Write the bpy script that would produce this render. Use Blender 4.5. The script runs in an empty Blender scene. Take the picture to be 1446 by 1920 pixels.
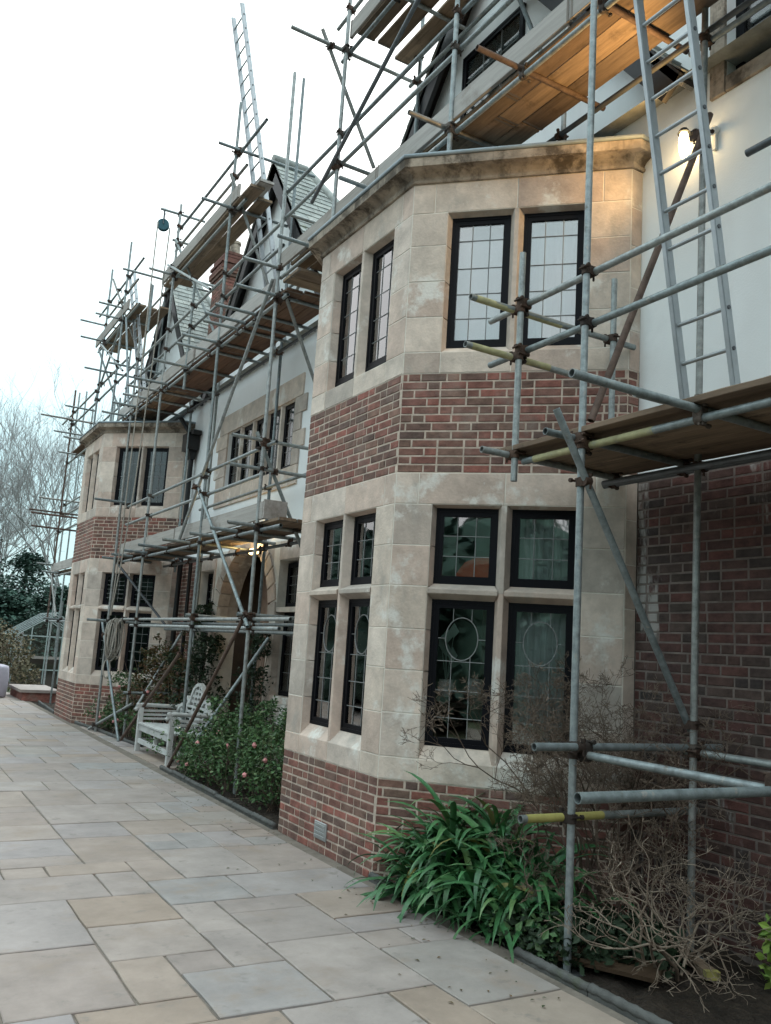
import bpy, bmesh, math, random
from mathutils import Vector, Matrix
random.seed(11)
sc = bpy.context.scene
COL = sc.collection
PI = math.pi

# ---------------------------------------------------------------- camera
CAM_H = 1.75
YAW, PITCH, ROLL, FPX = 0.523, 0.1603, 0.0643, 1624.5
def cam_axes():
    f = Vector((math.sin(YAW), math.cos(YAW), 0)); r = Vector((math.cos(YAW), -math.sin(YAW), 0)); u = Vector((0, 0, 1))
    f2 = f*math.cos(PITCH)+u*math.sin(PITCH); u2 = u*math.cos(PITCH)-f*math.sin(PITCH)
    return r*math.cos(ROLL)+u2*math.sin(ROLL), u2*math.cos(ROLL)-r*math.sin(ROLL), f2
CR, CU, CF = cam_axes()
cd = bpy.data.cameras.new('camera'); cam = bpy.data.objects.new('camera', cd); COL.objects.link(cam)
cd.sensor_fit = 'HORIZONTAL'; cd.sensor_width = 36.0; cd.lens = FPX/1446*36.0
cd.clip_start = 0.05; cd.clip_end = 2000
cam.matrix_world = Matrix(((CR.x, CU.x, -CF.x, 0), (CR.y, CU.y, -CF.y, 0), (CR.z, CU.z, -CF.z, CAM_H), (0, 0, 0, 1)))
sc.camera = cam

# ---------------------------------------------------------------- sky, sun, exposure
SUN_AZ = math.radians(24)      # measured from +Y (along the house) towards +X
SUN_EL = math.radians(44)
w = bpy.data.worlds.new('World'); sc.world = w; w.use_nodes = True
nt = w.node_tree; N = nt.nodes; LK = nt.links
bg = N['Background']
sky = N.new('ShaderNodeTexSky'); sky.sky_type = 'NISHITA'; sky.sun_disc = False
sky.sun_elevation = SUN_EL; sky.sun_rotation = SUN_AZ
sky.air_density = 1.0; sky.dust_density = 3.0; sky.ozone_density = 1.0
# thick even cloud over the clear sky: a pale layer with faint, very broad mottling
tc = N.new('ShaderNodeTexCoord')
noi = N.new('ShaderNodeTexNoise'); noi.inputs['Scale'].default_value = 1.5; noi.inputs['Detail'].default_value = 3.0
mpn = N.new('ShaderNodeMapping'); mpn.inputs['Location'].default_value = (30.14, 15.62, 46.42)
LK.new(tc.outputs['Generated'], mpn.inputs['Vector']); LK.new(mpn.outputs['Vector'], noi.inputs['Vector'])
cr = N.new('ShaderNodeValToRGB'); LK.new(noi.outputs['Fac'], cr.inputs['Fac'])
cr.color_ramp.elements[0].position = .38; cr.color_ramp.elements[0].color = (4.7, 7.2, 7.7, 1)
cr.color_ramp.elements[1].position = .62; cr.color_ramp.elements[1].color = (8.8, 8.8, 8.75, 1)
mix = N.new('ShaderNodeMix'); mix.data_type = 'RGBA'; mix.inputs['Factor'].default_value = 0.9
LK.new(sky.outputs['Color'], mix.inputs['A'])
# an overcast sky is about three times as bright overhead as at the horizon: L = Lz (1 + 2 sin e) / 3
sx = N.new('ShaderNodeSeparateXYZ'); LK.new(tc.outputs['Generated'], sx.inputs[0])
ov = N.new('ShaderNodeMapRange'); ov.inputs['From Min'].default_value = 0.0; ov.inputs['From Max'].default_value = 1.0; ov.inputs['To Min'].default_value = .58; ov.inputs['To Max'].default_value = 1.68
LK.new(sx.outputs['Z'], ov.inputs['Value'])
vm = N.new('ShaderNodeVectorMath'); vm.operation = 'SCALE'; LK.new(cr.outputs['Color'], vm.inputs[0]); LK.new(ov.outputs['Result'], vm.inputs['Scale'])
LK.new(vm.outputs['Vector'], mix.inputs['B'])
LK.new(mix.outputs['Result'], bg.inputs['Color'])
bg.inputs['Strength'].default_value = 0.1
sd = bpy.data.lights.new('sun', 'SUN'); sd.energy = 0.6; sd.angle = math.radians(25); sd.color = (1.0, 0.97, 0.93)
so = bpy.data.objects.new('sun', sd); COL.objects.link(so)
sdir = Vector((math.sin(SUN_AZ)*math.cos(SUN_EL), math.cos(SUN_AZ)*math.cos(SUN_EL), math.sin(SUN_EL)))
so.rotation_euler = sdir.to_track_quat('Z', 'Y').to_euler()
sc.view_settings.view_transform = 'Standard'; sc.view_settings.look = 'None'
sc.view_settings.exposure = 1.0; sc.view_settings.gamma = 1.0; sc.view_settings.use_curve_mapping = False
sc.render.engine = 'CYCLES'
try:
    sc.cycles.use_denoising = True
    sc.cycles.max_bounces = 7; sc.cycles.use_adaptive_sampling = True; sc.cycles.adaptive_threshold = .025; sc.cycles.transparent_max_bounces = 12
    sc.cycles.caustics_reflective = False; sc.cycles.caustics_refractive = False
except Exception: pass

# ---------------------------------------------------------------- helpers
class MB:
    """collects faces, builds one mesh object"""
    def __init__(s): s.v = []; s.f = []; s.sm = []
    def add(s, vs, fs, smooth=False):
        o = len(s.v); s.v += [tuple(p) for p in vs]
        for f in fs: s.f.append([i+o for i in f]); s.sm.append(smooth)
    def box(s, x0, x1, y0, y1, z0, z1):
        s.add([(x0,y0,z0),(x1,y0,z0),(x1,y1,z0),(x0,y1,z0),(x0,y0,z1),(x1,y0,z1),(x1,y1,z1),(x0,y1,z1)],
              [(0,3,2,1),(4,5,6,7),(0,1,5,4),(1,2,6,5),(2,3,7,6),(3,0,4,7)])
    def obox(s, c, ax, ay, az, hx, hy, hz):
        c = Vector(c); P = []
        for k in (-1, 1):
            for (i, j) in ((-1,-1),(1,-1),(1,1),(-1,1)): P.append(c+ax*(i*hx)+ay*(j*hy)+az*(k*hz))
        s.add(P, [(0,3,2,1),(4,5,6,7),(0,1,5,4),(1,2,6,5),(2,3,7,6),(3,0,4,7)])
    def bar(s, a, b, wx, wz, up=(0,0,1)):
        a = Vector(a); b = Vector(b); d = (b-a); L = d.length; d.normalize(); up = Vector(up)
        if abs(d.dot(up)) > .95: up = Vector((1,0,0))
        x = d.cross(up).normalized(); z = x.cross(d)
        s.obox((a+b)/2, d, x, z, L/2, wx/2, wz/2)
    def cyl(s, a, b, r0, r1=None, n=10, caps=True, smooth=True):
        a = Vector(a); b = Vector(b); r1 = r0 if r1 is None else r1
        d = (b-a).normalized(); up = Vector((0,0,1)) if abs(d.z) < .9 else Vector((1,0,0))
        x = d.cross(up).normalized(); y = d.cross(x)
        P = []
        for (c, r) in ((a, r0), (b, r1)):
            for i in range(n):
                t = 2*PI*i/n; P.append(c+x*(r*math.cos(t))+y*(r*math.sin(t)))
        s.add(P, [(i, (i+1)%n, n+(i+1)%n, n+i) for i in range(n)], smooth)
        if caps:
            s.add(P[:n], [tuple(reversed(range(n)))]); s.add(P[n:], [tuple(range(n))])
    def path(s, pts, r, n=6, smooth=True, r1=None):
        pts = [Vector(p) for p in pts]; rings = []; m = len(pts)
        prevx = None
        for i, p in enumerate(pts):
            d = (pts[min(i+1, m-1)]-pts[max(i-1, 0)]).normalized()
            up = Vector((0,0,1)) if abs(d.z) < .95 else Vector((1,0,0))
            x = d.cross(up).normalized()
            if prevx is not None:
                x2 = prevx-d*prevx.dot(d)
                if x2.length > 1e-4: x = x2.normalized()
            prevx = x; y = d.cross(x)
            rr = r if r1 is None else r+(r1-r)*i/(m-1)
            rings.append([p+x*(rr*math.cos(2*PI*k/n))+y*(rr*math.sin(2*PI*k/n)) for k in range(n)])
        V = [q for rg in rings for q in rg]
        F = [(i*n+k, i*n+(k+1)%n, (i+1)*n+(k+1)%n, (i+1)*n+k) for i in range(m-1) for k in range(n)]
        s.add(V, F, smooth); s.add(rings[0], [tuple(reversed(range(n)))]); s.add(rings[-1], [tuple(range(n))])
    def tube(s, a, b, ro=.0242, ri=.0205, n=12, deep=.22):
        """scaffold tube with open ends"""
        a = Vector(a); b = Vector(b); d = (b-a).normalized(); up = Vector((0,0,1)) if abs(d.z) < .9 else Vector((1,0,0))
        x = d.cross(up).normalized(); y = d.cross(x)
        def ring(c, r): return [c+x*(r*math.cos(2*PI*k/n))+y*(r*math.sin(2*PI*k/n)) for k in range(n)]
        V = ring(a+d*deep, ri)+ring(a, ri)+ring(a, ro)+ring(b, ro)+ring(b, ri)+ring(b-d*deep, ri)
        for j in range(5):
            s.add([V[j*n+k] for k in range(n)]+[V[(j+1)*n+k] for k in range(n)], [(k, (k+1)%n, n+(k+1)%n, n+k) for k in range(n)], j in (0,2,4))
        s.add(V[:n], [tuple(range(n))]); s.add(V[5*n:], [tuple(range(n))])
    def prism(s, poly, axis, a0, a1):
        """poly: list of 2D points; axis 0 -> (x; poly is y,z), 1 -> (y; poly is x,z), 2 -> (z)"""
        n = len(poly)
        def P(p, a): return (a, p[0], p[1]) if axis == 0 else ((p[0], a, p[1]) if axis == 1 else (p[0], p[1], a))
        s.add([P(p, a0) for p in poly]+[P(p, a1) for p in poly],
              [tuple(range(n)), tuple(range(n, 2*n))]+[(i, (i+1)%n, n+(i+1)%n, n+i) for i in range(n)])
    def mesh(s, name, mat=None, recalc=True):
        me = bpy.data.meshes.new(name); me.from_pydata(s.v, [], s.f); me.update()
        if recalc:
            bm = bmesh.new(); bm.from_mesh(me); bmesh.ops.recalc_face_normals(bm, faces=bm.faces); bm.to_mesh(me); bm.free()
        if any(s.sm): me.polygons.foreach_set('use_smooth', s.sm)
        if mat is not None: me.materials.append(mat)
        return me
    def build(s, name, mat, parent=None, recalc=True, kind=None):
        return link(name, s.mesh(name, mat, recalc), parent, kind=kind)

def link(name, me, parent=None, loc=None, rot=None, kind=None):
    o = bpy.data.objects.new(name, me); COL.objects.link(o)
    if loc is not None: o.location = loc
    if rot is not None: o.rotation_euler = rot
    if parent is not None:
        o.parent = parent
        o.matrix_parent_inverse = Matrix.Translation(-Vector(parent.location))
    if kind: o['kind'] = kind
    return o
def thing(name, label, cat, loc=(0,0,0), group=None):
    o = bpy.data.objects.new(name, None); COL.objects.link(o); o.location = loc; o.empty_display_size = .1
    tag(o, label, cat, group); return o
def tag(o, label, cat, group=None):
    o['label'] = label; o['category'] = cat
    if group: o['group'] = group
    return o
def proj_depth(p):
    v = Vector(p)-Vector((0,0,CAM_H)); return v.dot(CF)

# ---------------------------------------------------------------- materials
def newmat(name):
    m = bpy.data.materials.new(name); m.use_nodes = True; return m, m.node_tree.nodes, m.node_tree.links, m.node_tree.nodes['Principled BSDF']
def rnd_socket(Nn, island):
    if island:
        g = Nn.new('ShaderNodeNewGeometry'); return g.outputs['Random Per Island']
    o = Nn.new('ShaderNodeObjectInfo'); return o.outputs['Random']
def surf(name, cols, rough=.8, island=False, scale=(3,3,3), detail=4, amount=.35, stain=None, stain_scale=1.2, stain_pos=(.55,.7),
         bump=.2, bscale=60, metal=0.0, coord='Object', spec=.3, rand=True, dist=.01, streak=None, streak_scale=(7,7,.7), streak_pos=(.56,.72)):
    """cols: ramp of base colours picked per piece; noise darkens / lightens; stain: second colour in blotches"""
    m, Nn, L, b = newmat(name)
    b.inputs['Roughness'].default_value = rough; b.inputs['Metallic'].default_value = metal
    b.inputs['Specular IOR Level'].default_value = spec
    t = Nn.new('ShaderNodeTexCoord'); mp = Nn.new('ShaderNodeMapping'); L.new(t.outputs[coord], mp.inputs['Vector'])
    mp.inputs['Scale'].default_value = scale
    ramp = Nn.new('ShaderNodeValToRGB'); ramp.color_ramp.interpolation = 'LINEAR'
    el = ramp.color_ramp.elements
    while len(el) < len(cols): el.new(.5)
    while len(el) > len(cols): el.remove(el[-1])
    for i, c in enumerate(cols):
        el[i].position = i/max(1, len(cols)-1); el[i].color = (*c, 1)
    if rand: L.new(rnd_socket(Nn, island), ramp.inputs['Fac'])
    no = Nn.new('ShaderNodeTexNoise'); no.inputs['Scale'].default_value = 1.0; no.inputs['Detail'].default_value = detail; no.inputs['Roughness'].default_value = .68
    L.new(mp.outputs['Vector'], no.inputs['Vector'])
    mr = Nn.new('ShaderNodeMapRange'); mr.inputs['From Min'].default_value = .28; mr.inputs['From Max'].default_value = .72
    mr.inputs['To Min'].default_value = 1-amount; mr.inputs['To Max'].default_value = 1+amount
    L.new(no.outputs['Fac'], mr.inputs['Value'])
    mu = Nn.new('ShaderNodeMix'); mu.data_type = 'RGBA'; mu.blend_type = 'MULTIPLY'; mu.inputs['Factor'].default_value = 1
    L.new(ramp.outputs['Color'], mu.inputs['A']); L.new(mr.outputs['Result'], mu.inputs['B'])
    out = mu.outputs['Result']
    if stain:
        n2 = Nn.new('ShaderNodeTexNoise'); n2.inputs['Scale'].default_value = stain_scale; n2.inputs['Detail'].default_value = 9; n2.inputs['Roughness'].default_value = .68
        L.new(t.outputs[coord], n2.inputs['Vector'])
        r2 = Nn.new('ShaderNodeMapRange'); r2.interpolation_type = 'SMOOTHSTEP'
        r2.inputs['From Min'].default_value = stain_pos[0]; r2.inputs['From Max'].default_value = stain_pos[1]
        L.new(n2.outputs['Fac'], r2.inputs['Value'])
        m2 = Nn.new('ShaderNodeMix'); m2.data_type = 'RGBA'
        m2.inputs['B'].default_value = (*stain, 1); L.new(out, m2.inputs['A']); L.new(r2.outputs['Result'], m2.inputs['Factor'])
        out = m2.outputs['Result']
    if streak:
        mp2 = Nn.new('ShaderNodeMapping'); L.new(t.outputs[coord], mp2.inputs['Vector']); mp2.inputs['Scale'].default_value = streak_scale
        n4 = Nn.new('ShaderNodeTexNoise'); n4.inputs['Scale'].default_value = 1; n4.inputs['Detail'].default_value = 6; n4.inputs['Roughness'].default_value = .65
        L.new(mp2.outputs['Vector'], n4.inputs['Vector'])
        r4 = Nn.new('ShaderNodeMapRange'); r4.interpolation_type = 'SMOOTHSTEP'; r4.inputs['From Min'].default_value = streak_pos[0]; r4.inputs['From Max'].default_value = streak_pos[1]; r4.inputs['To Max'].default_value = .75
        L.new(n4.outputs['Fac'], r4.inputs['Value'])
        m4 = Nn.new('ShaderNodeMix'); m4.data_type = 'RGBA'; m4.inputs['B'].default_value = (*streak, 1); L.new(out, m4.inputs['A']); L.new(r4.outputs['Result'], m4.inputs['Factor']); out = m4.outputs['Result']
    L.new(out, b.inputs['Base Color'])
    if bump:
        n3 = Nn.new('ShaderNodeTexNoise'); n3.inputs['Scale'].default_value = bscale; n3.inputs['Detail'].default_value = 3
        L.new(t.outputs[coord], n3.inputs['Vector'])
        bp = Nn.new('ShaderNodeBump'); bp.inputs['Strength'].default_value = bump; bp.inputs['Distance'].default_value = dist
        L.new(n3.outputs['Fac'], bp.inputs['Height']); L.new(bp.outputs['Normal'], b.inputs['Normal'])
    return m
def plain(name, col, rough=.6, metal=0, spec=.4, emit=None, estr=0):
    m, Nn, L, b = newmat(name)
    b.inputs['Base Color'].default_value = (*col, 1); b.inputs['Roughness'].default_value = rough; b.inputs['Metallic'].default_value = metal
    b.inputs['Specular IOR Level'].default_value = spec
    if emit: b.inputs['Emission Color'].default_value = (*emit, 1); b.inputs['Emission Strength'].default_value = estr
    return m
def glassmat(name, tint=(.9,.95,.95), base=.06, boost=1.0):
    m, Nn, L, b = newmat(name); Nn.remove(b)
    o = Nn['Material Output']; tr = Nn.new('ShaderNodeBsdfTransparent'); tr.inputs['Color'].default_value = (*tint, 1)
    gl = Nn.new('ShaderNodeBsdfGlossy'); gl.inputs['Roughness'].default_value = .02
    lw = Nn.new('ShaderNodeFresnel'); lw.inputs['IOR'].default_value = 1.5
    ma = Nn.new('ShaderNodeMath'); ma.operation = 'MULTIPLY_ADD'; ma.inputs[1].default_value = boost; ma.inputs[2].default_value = base; ma.use_clamp = True
    L.new(lw.outputs['Fac'], ma.inputs[0])
    mx = Nn.new('ShaderNodeMixShader'); L.new(ma.outputs['Value'], mx.inputs['Fac']); L.new(tr.outputs[0], mx.inputs[1]); L.new(gl.outputs[0], mx.inputs[2])
    L.new(mx.outputs[0], o.inputs['Surface'])
    return m
BR = [(0.180,0.086,0.069),(0.244,0.101,0.081),(0.148,0.097,0.076),(0.286,0.108,0.085),(0.117,0.077,0.067),(0.223,0.134,0.103),(0.185,0.094,0.076),(0.133,0.084,0.069),(0.254,0.123,0.099)]
M = {}
M['brick'] = surf('brick', BR, .88, scale=(9,9,14), amount=.45, stain=(.27,.215,.185), stain_scale=2.3, stain_pos=(.5,.82), bump=.5, bscale=70, dist=.006)
M['brick_i'] = surf('brick_joined', BR, .88, island=True, scale=(9,9,14), amount=.45, stain=(.27,.215,.185), stain_scale=2.3, stain_pos=(.5,.82), bump=.5, bscale=70, dist=.006)
M['brick_wall'] = surf('shaded_dark_brick', [(.072,.042,.038),(.095,.046,.040),(.060,.046,.040),(.115,.050,.043),(.046,.037,.036),(.085,.058,.050)], .88, scale=(9,9,14), amount=.45, streak=(.40,.39,.37), streak_scale=(2.6,2.6,.7), streak_pos=(.60,.67), bump=.5, bscale=70, dist=.006)  # old brown-purple brick, with the deck's shade mixed into the colours
M['brick_wall_i'] = surf('shaded_dark_brick_joined', [(.072,.042,.038),(.095,.046,.040),(.060,.046,.040),(.115,.050,.043),(.046,.037,.036),(.085,.058,.050)], .88, island=True, scale=(9,9,14), amount=.45, streak=(.40,.39,.37), streak_scale=(2.6,2.6,.7), streak_pos=(.60,.67), bump=.5, bscale=70, dist=.006)  # same wall bricks for the joined mesh, deck shade included in the colours
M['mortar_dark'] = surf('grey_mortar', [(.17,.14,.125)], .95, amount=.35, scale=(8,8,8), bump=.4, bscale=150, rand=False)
M['brick_old'] = surf('old_brick', [(.15,.085,.065),(.13,.06,.05),(.20,.10,.075),(.11,.08,.065)], .9, island=True, scale=(9,9,14), amount=.4, bump=.5, bscale=70, dist=.006)
M['mortar'] = surf('mortar', [(.52,.43,.36)], .95, amount=.3, scale=(12,12,12), bump=.4, bscale=150, rand=False)
STN = [(0.525,0.439,0.369),(0.608,0.520,0.444),(0.464,0.393,0.338),(0.639,0.556,0.480),(0.556,0.439,0.369),(0.484,0.388,0.328),(0.412,0.362,0.318),(0.587,0.500,0.434)]
M['stone'] = surf('sandstone', STN, .87, scale=(5,5,5), detail=10, amount=.26, stain=(.69,.66,.61), stain_scale=2.1, stain_pos=(.55,.66), bump=.6, bscale=45, dist=.007, streak=(.36,.33,.295), streak_scale=(4.2,4.2,2.4), streak_pos=(.55,.76))
M['stone_weathered'] = surf('weathered_sandstone', [(.37,.31,.25),(.31,.265,.215)], .9, scale=(4,4,5), amount=.45, stain=(.085,.07,.055), stain_scale=3.4, stain_pos=(.47,.64), streak=(.10,.085,.07), streak_scale=(9,9,.8), streak_pos=(.5,.7), bump=.5, bscale=70, dist=.006)
M['stone_join'] = surf('lime_joint', [(.70,.66,.59)], .95, amount=.15, scale=(6,6,6), rand=False, bump=.3, bscale=120)
M['render'] = surf('white_render', [(.82,.845,.85)], .85, scale=(.6,.6,.5), amount=.06, rand=False, bump=.15, bscale=80, stain=(.75,.775,.78), stain_scale=.9, stain_pos=(.5,.75), streak=(.66,.68,.675), streak_scale=(2.2,2.2,.3), streak_pos=(.58,.85))
M['steel'] = surf('galvanised_steel', [(.20,.235,.24),(.27,.305,.31),(.16,.19,.20),(.23,.255,.25),(.30,.33,.33),(.22,.215,.20)], .5, scale=(16,16,16), amount=.38, stain=(.33,.32,.29), stain_scale=11, stain_pos=(.60,.68), streak=(.10,.075,.055), streak_scale=(9,9,9), streak_pos=(.62,.74), bump=.15, bscale=90, metal=.45, spec=.5)
M['steel_dark'] = surf('dark_steel', [(.11,.12,.13),(.15,.16,.17)], .5, scale=(10,10,10), amount=.25, bump=.08, metal=.5)
M['rust'] = surf('rusty_steel', [(.095,.072,.060),(.125,.088,.072),(.10,.065,.052)], .8, scale=(14,14,14), amount=.4, bump=.3, bscale=120, metal=.15)
M['coupler'] = surf('rusty_coupler', [(.05,.035,.028),(.09,.055,.04),(.035,.03,.028),(.12,.10,.085)], .7, scale=(30,30,30), amount=.4, bump=.3, bscale=150, metal=.4)
M['yellow'] = surf('worn_yellow_paint', [(.40,.375,.21)], .6, scale=(8,8,8), amount=.3, stain=(.25,.25,.21), stain_scale=7, stain_pos=(.55,.68), rand=False, bump=.1)
M['yellow_bright'] = surf('yellow_paint', [(.33,.30,.10)], .5, scale=(8,8,8), amount=.2, stain=(.2,.18,.1), stain_scale=9, stain_pos=(.62,.75), rand=False, bump=.1)
M['board'] = surf('scaffold_board', [(.22,.16,.105),(.16,.115,.08),(.27,.20,.14),(.19,.13,.085),(.13,.10,.08)], .85, scale=(14,1.2,14), amount=.42, stain=(.055,.04,.03), stain_scale=2.8, stain_pos=(.52,.70), bump=.5, bscale=45, dist=.004)
M['board_red'] = surf('red_brown_board', [(.16,.09,.058),(.11,.065,.045),(.25,.165,.10),(.13,.075,.05),(.20,.12,.075)], .85, scale=(14,1.2,14), amount=.42, stain=(.04,.03,.025), stain_scale=2, stain_pos=(.55,.72), bump=.5, bscale=45, dist=.004)
M['toe'] = surf('grey_toe_board', [(.34,.32,.295),(.42,.40,.38),(.29,.265,.24)], .88, scale=(16,1.0,16), amount=.22, stain=(.20,.17,.145), stain_scale=1.8, stain_pos=(.52,.75), bump=.4, bscale=45, dist=.004)
M['band'] = plain('galvanised_band', (.4,.42,.42), .5, .6)
M['hoop'] = plain('dull_hoop', (.17,.15,.13), .7, .4)
M['black'] = plain('black_frame_paint', (.005,.0055,.008), .45, 0, .12)
M['lead_came'] = plain('lead_came', (.24,.25,.25), .6, .2)
M['glass'] = glassmat('window_glass', (.93,.95,.95), .12, 2.2)
M['glass_dark'] = glassmat('old_glass', (.75,.8,.8), .02, .9)
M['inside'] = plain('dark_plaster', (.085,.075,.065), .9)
M['curtain'] = surf('pale_curtain', [(.68,.76,.75)], .9, scale=(2,2,2), amount=.1, rand=False, bump=0)
M['blind'] = surf('white_blind', [(.82,.80,.82)], .9, scale=(2,2,2), amount=.06, rand=False, bump=0)
M['lead'] = surf('lead_sheet', [(.26,.31,.34)], .55, scale=(3,3,8), amount=.25, rand=False, bump=.2, bscale=30, metal=.3)
M['slate'] = surf('roof_slate', [(.27,.29,.275),(.34,.355,.335),(.22,.235,.225),(.39,.40,.37)], .75, island=True, scale=(6,6,6), amount=.3, stain=(.20,.22,.15), stain_scale=2, stain_pos=(.6,.75), bump=.3)
M['barge'] = plain('black_bargeboard', (.018,.018,.02), .55)
M['iron'] = plain('black_cast_iron', (.010,.010,.011), .4)
M['soil'] = surf('soil', [(.030,.022,.016)], .95, scale=(7,7,7), amount=.5, rand=False, bump=1.0, bscale=25, dist=.05, stain=(.055,.04,.028), stain_scale=14, stain_pos=(.55,.7))
SL = [(0.293,0.241,0.215),(0.326,0.285,0.263),(0.270,0.227,0.207),(0.321,0.259,0.217),(0.312,0.277,0.266),(0.302,0.237,0.190),(0.293,0.262,0.257),(0.339,0.296,0.274),(0.302,0.241,0.202),(0.307,0.276,0.264),(0.279,0.264,0.255),(0.321,0.261,0.215)]
M['slab'] = surf('paving_sandstone', SL, .72, scale=(2.6,2.6,2.6), detail=8, amount=.22, stain=(.285,.228,.188), stain_scale=1.7, stain_pos=(.50,.72), streak=(.20,.178,.16), streak_scale=(6,6,6), streak_pos=(.57,.72), bump=.4, bscale=22, dist=.008, coord='Object', spec=.35)
M['slab_i'] = surf('paving_sandstone_far', SL, .72, island=True, scale=(2.6,2.6,2.6), detail=8, amount=.22, stain=(.285,.228,.188), stain_scale=1.7, stain_pos=(.50,.72), streak=(.20,.178,.16), streak_scale=(6,6,6), streak_pos=(.57,.72), bump=.4, bscale=22, dist=.008, spec=.35)
M['grout'] = surf('paving_joint', [(.175,.15,.125)], .95, scale=(5,5,5), amount=.35, rand=False, bump=.4, bscale=60)
M['edging'] = surf('grey_edging', [(.075,.078,.075),(.10,.10,.095)], .85, scale=(8,8,8), amount=.3, bump=.4, bscale=60, stain=(.07,.08,.05), stain_scale=3, stain_pos=(.55,.7))
M['alu'] = surf('ladder_aluminium', [(.38,.41,.43)], .45, scale=(6,6,6), amount=.15, rand=False, bump=.05, metal=.6, spec=.5)
M['teak'] = surf('silvered_wood', [(.42,.43,.42),(.50,.51,.50)], .8, scale=(9,9,9), amount=.18, bump=.3, bscale=60, stain=(.30,.31,.29), stain_scale=6, stain_pos=(.55,.75))
M['rope'] = surf('rope', [(.36,.34,.30)], .95, scale=(40,40,40), amount=.3, rand=False, bump=.6, bscale=120)
M['teal'] = plain('teal_painted_steel', (.02,.085,.11), .5, .2)
M['leaf'] = surf('strap_leaf', [(.036,.135,.046),(.052,.175,.058),(.028,.095,.034),(.075,.20,.070),(.10,.18,.06)], .45, scale=(30,4,30), amount=.35, bump=0, spec=.5)
M['leaf_old'] = surf('yellowed_leaf', [(.28,.27,.07),(.20,.18,.08)], .6, scale=(3,3,3), amount=.25, bump=0)
M['rose_leaf'] = surf('rose_leaf', [(.035,.085,.03),(.06,.13,.045),(.09,.17,.065),(.04,.07,.03),(.14,.20,.085)], .55, island=True, scale=(3,3,3), amount=.2, bump=0)
M['autumn_leaf'] = surf('autumn_leaf', [(.035,.06,.025),(.09,.07,.03),(.15,.08,.035),(.05,.085,.035),(.10,.045,.025)], .6, island=True, scale=(3,3,3), amount=.2, bump=0)
M['dark_leaf'] = surf('dark_leaf', [(.014,.028,.014),(.022,.042,.02),(.03,.05,.026)], .6, island=True, scale=(3,3,3), amount=.2, bump=0)
M['lime_leaf'] = surf('lime_leaf', [(.20,.30,.05),(.14,.24,.05),(.28,.36,.09)], .5, island=True, scale=(3,3,3), amount=.15, bump=0)
M['conifer'] = surf('conifer_needles', [(.018,.046,.036),(.03,.066,.05),(.042,.085,.064),(.07,.115,.095)], .75, island=True, scale=(3,3,3), amount=.2, bump=0)
M['pink'] = plain('pink_petal', (.70,.30,.30), .6)
M['twig'] = surf('dead_twig', [(.25,.195,.15),(.16,.12,.09),(.33,.27,.21),(.20,.15,.115)], .9, island=True, scale=(20,20,20), amount=.3, bump=0)
M['stem'] = surf('brown_stem', [(.15,.11,.082),(.10,.072,.056),(.21,.16,.12)], .9, scale=(20,20,20), amount=.3, bump=0)
M['bark'] = surf('bark', [(.085,.075,.068)], .95, scale=(4,4,1), amount=.35, rand=False, bump=.3)
M['fartwig'] = plain('far_twig', (.33,.325,.325), .95)  # pale grey: distant haze and sky glare put into the twig colour
M['grass'] = surf('rough_grass', [(.07,.085,.045)], .95, scale=(.4,.4,.4), amount=.4, rand=False, bump=.5, bscale=10, dist=.05)
M['hedge'] = surf('dry_hedge', [(.15,.115,.075),(.11,.10,.06),(.19,.15,.10),(.08,.085,.05)], .9, island=True, amount=.3, bump=0)
# ================================================================ setting: ground, patio, beds
WX = 5.08                     # main wall face (faces -X)
XC = 3.636                    # front face of the bays
LF, TC = 1.826, 1.322         # front width, projected size of a canted side
YN1 = 6.164; DBAY = 12.0      # near front corner of the first bay; distance to the second
C8 = math.sqrt(.5)
mb = MB(); mb.add([(-600,-300,-.16),(600,-300,-.16),(600,900,-.16),(-600,900,-.16)], [(0,1,2,3)])
g = mb.build('ground', M['grass'], recalc=False, kind='structure')
# soil bed along the house
mb = MB()
def soil_strip(x0, x1, y0, y1, z):
    nx, ny = 10, max(4, int((y1-y0)/.12)); V = []
    for j in range(ny+1):
        for i in range(nx+1):
            V.append((x0+(x1-x0)*i/nx, y0+(y1-y0)*j/ny, z+random.uniform(-.025,.03)))
    mb.add(V, [(j*(nx+1)+i, j*(nx+1)+i+1, (j+1)*(nx+1)+i+1, (j+1)*(nx+1)+i) for j in range(ny) for i in range(nx)], True)
soil_strip(3.66, 5.2, -1.0, 6.3, -.03)
soil_strip(3.66, 5.2, 7.9, 12.05, -.03)
soil_strip(4.42, 5.2, 12.05, 14.4, -.03)
soil_strip(3.96, 5.2, 14.4, 18.3, -.03)
soil_strip(3.66, 5.2, 19.9, 24.5, -.03)
mb.build('flower_bed', M['soil'], recalc=False, kind='structure')
# patio base + slabs laid in a random module
mb = MB(); mb.box(-14, 3.655, -3, 26.5, -.15, -.012); mb.box(3.655, 4.415, 12.05, 14.395, -.15, -.0125); mb.box(3.655, 3.955, 14.395, 18.0, -.15, -.0121)
patio = mb.build('patio', M['grout'], kind='structure')
GX, GY, PX, PY = 1.36, 4.14, .3055, .302
fixed = [(-2,0,1,4),(0,1,1,3),(1,2,2,3),(1,3,0,2),(0,2,3,5),(0,2,5,7),(2,3,4,6),(2,3,2,4),(3,5,0,3),(3,5,3,5),(3,5,5,6),(4,7,6,8),(2,4,6,8),
         (3,5,8,11),(1,3,10,13),(1,3,13,15),(1,2,7,9),(5,7,4,6),(-3,0,4,7),(2,3,8,10),(0,2,9,10),(-2,1,7,9),(3,4,11,12),(4,5,11,13),(5,7,8,11),(3,4,12,13),(5,6,11,13)]
occ = {}
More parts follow.
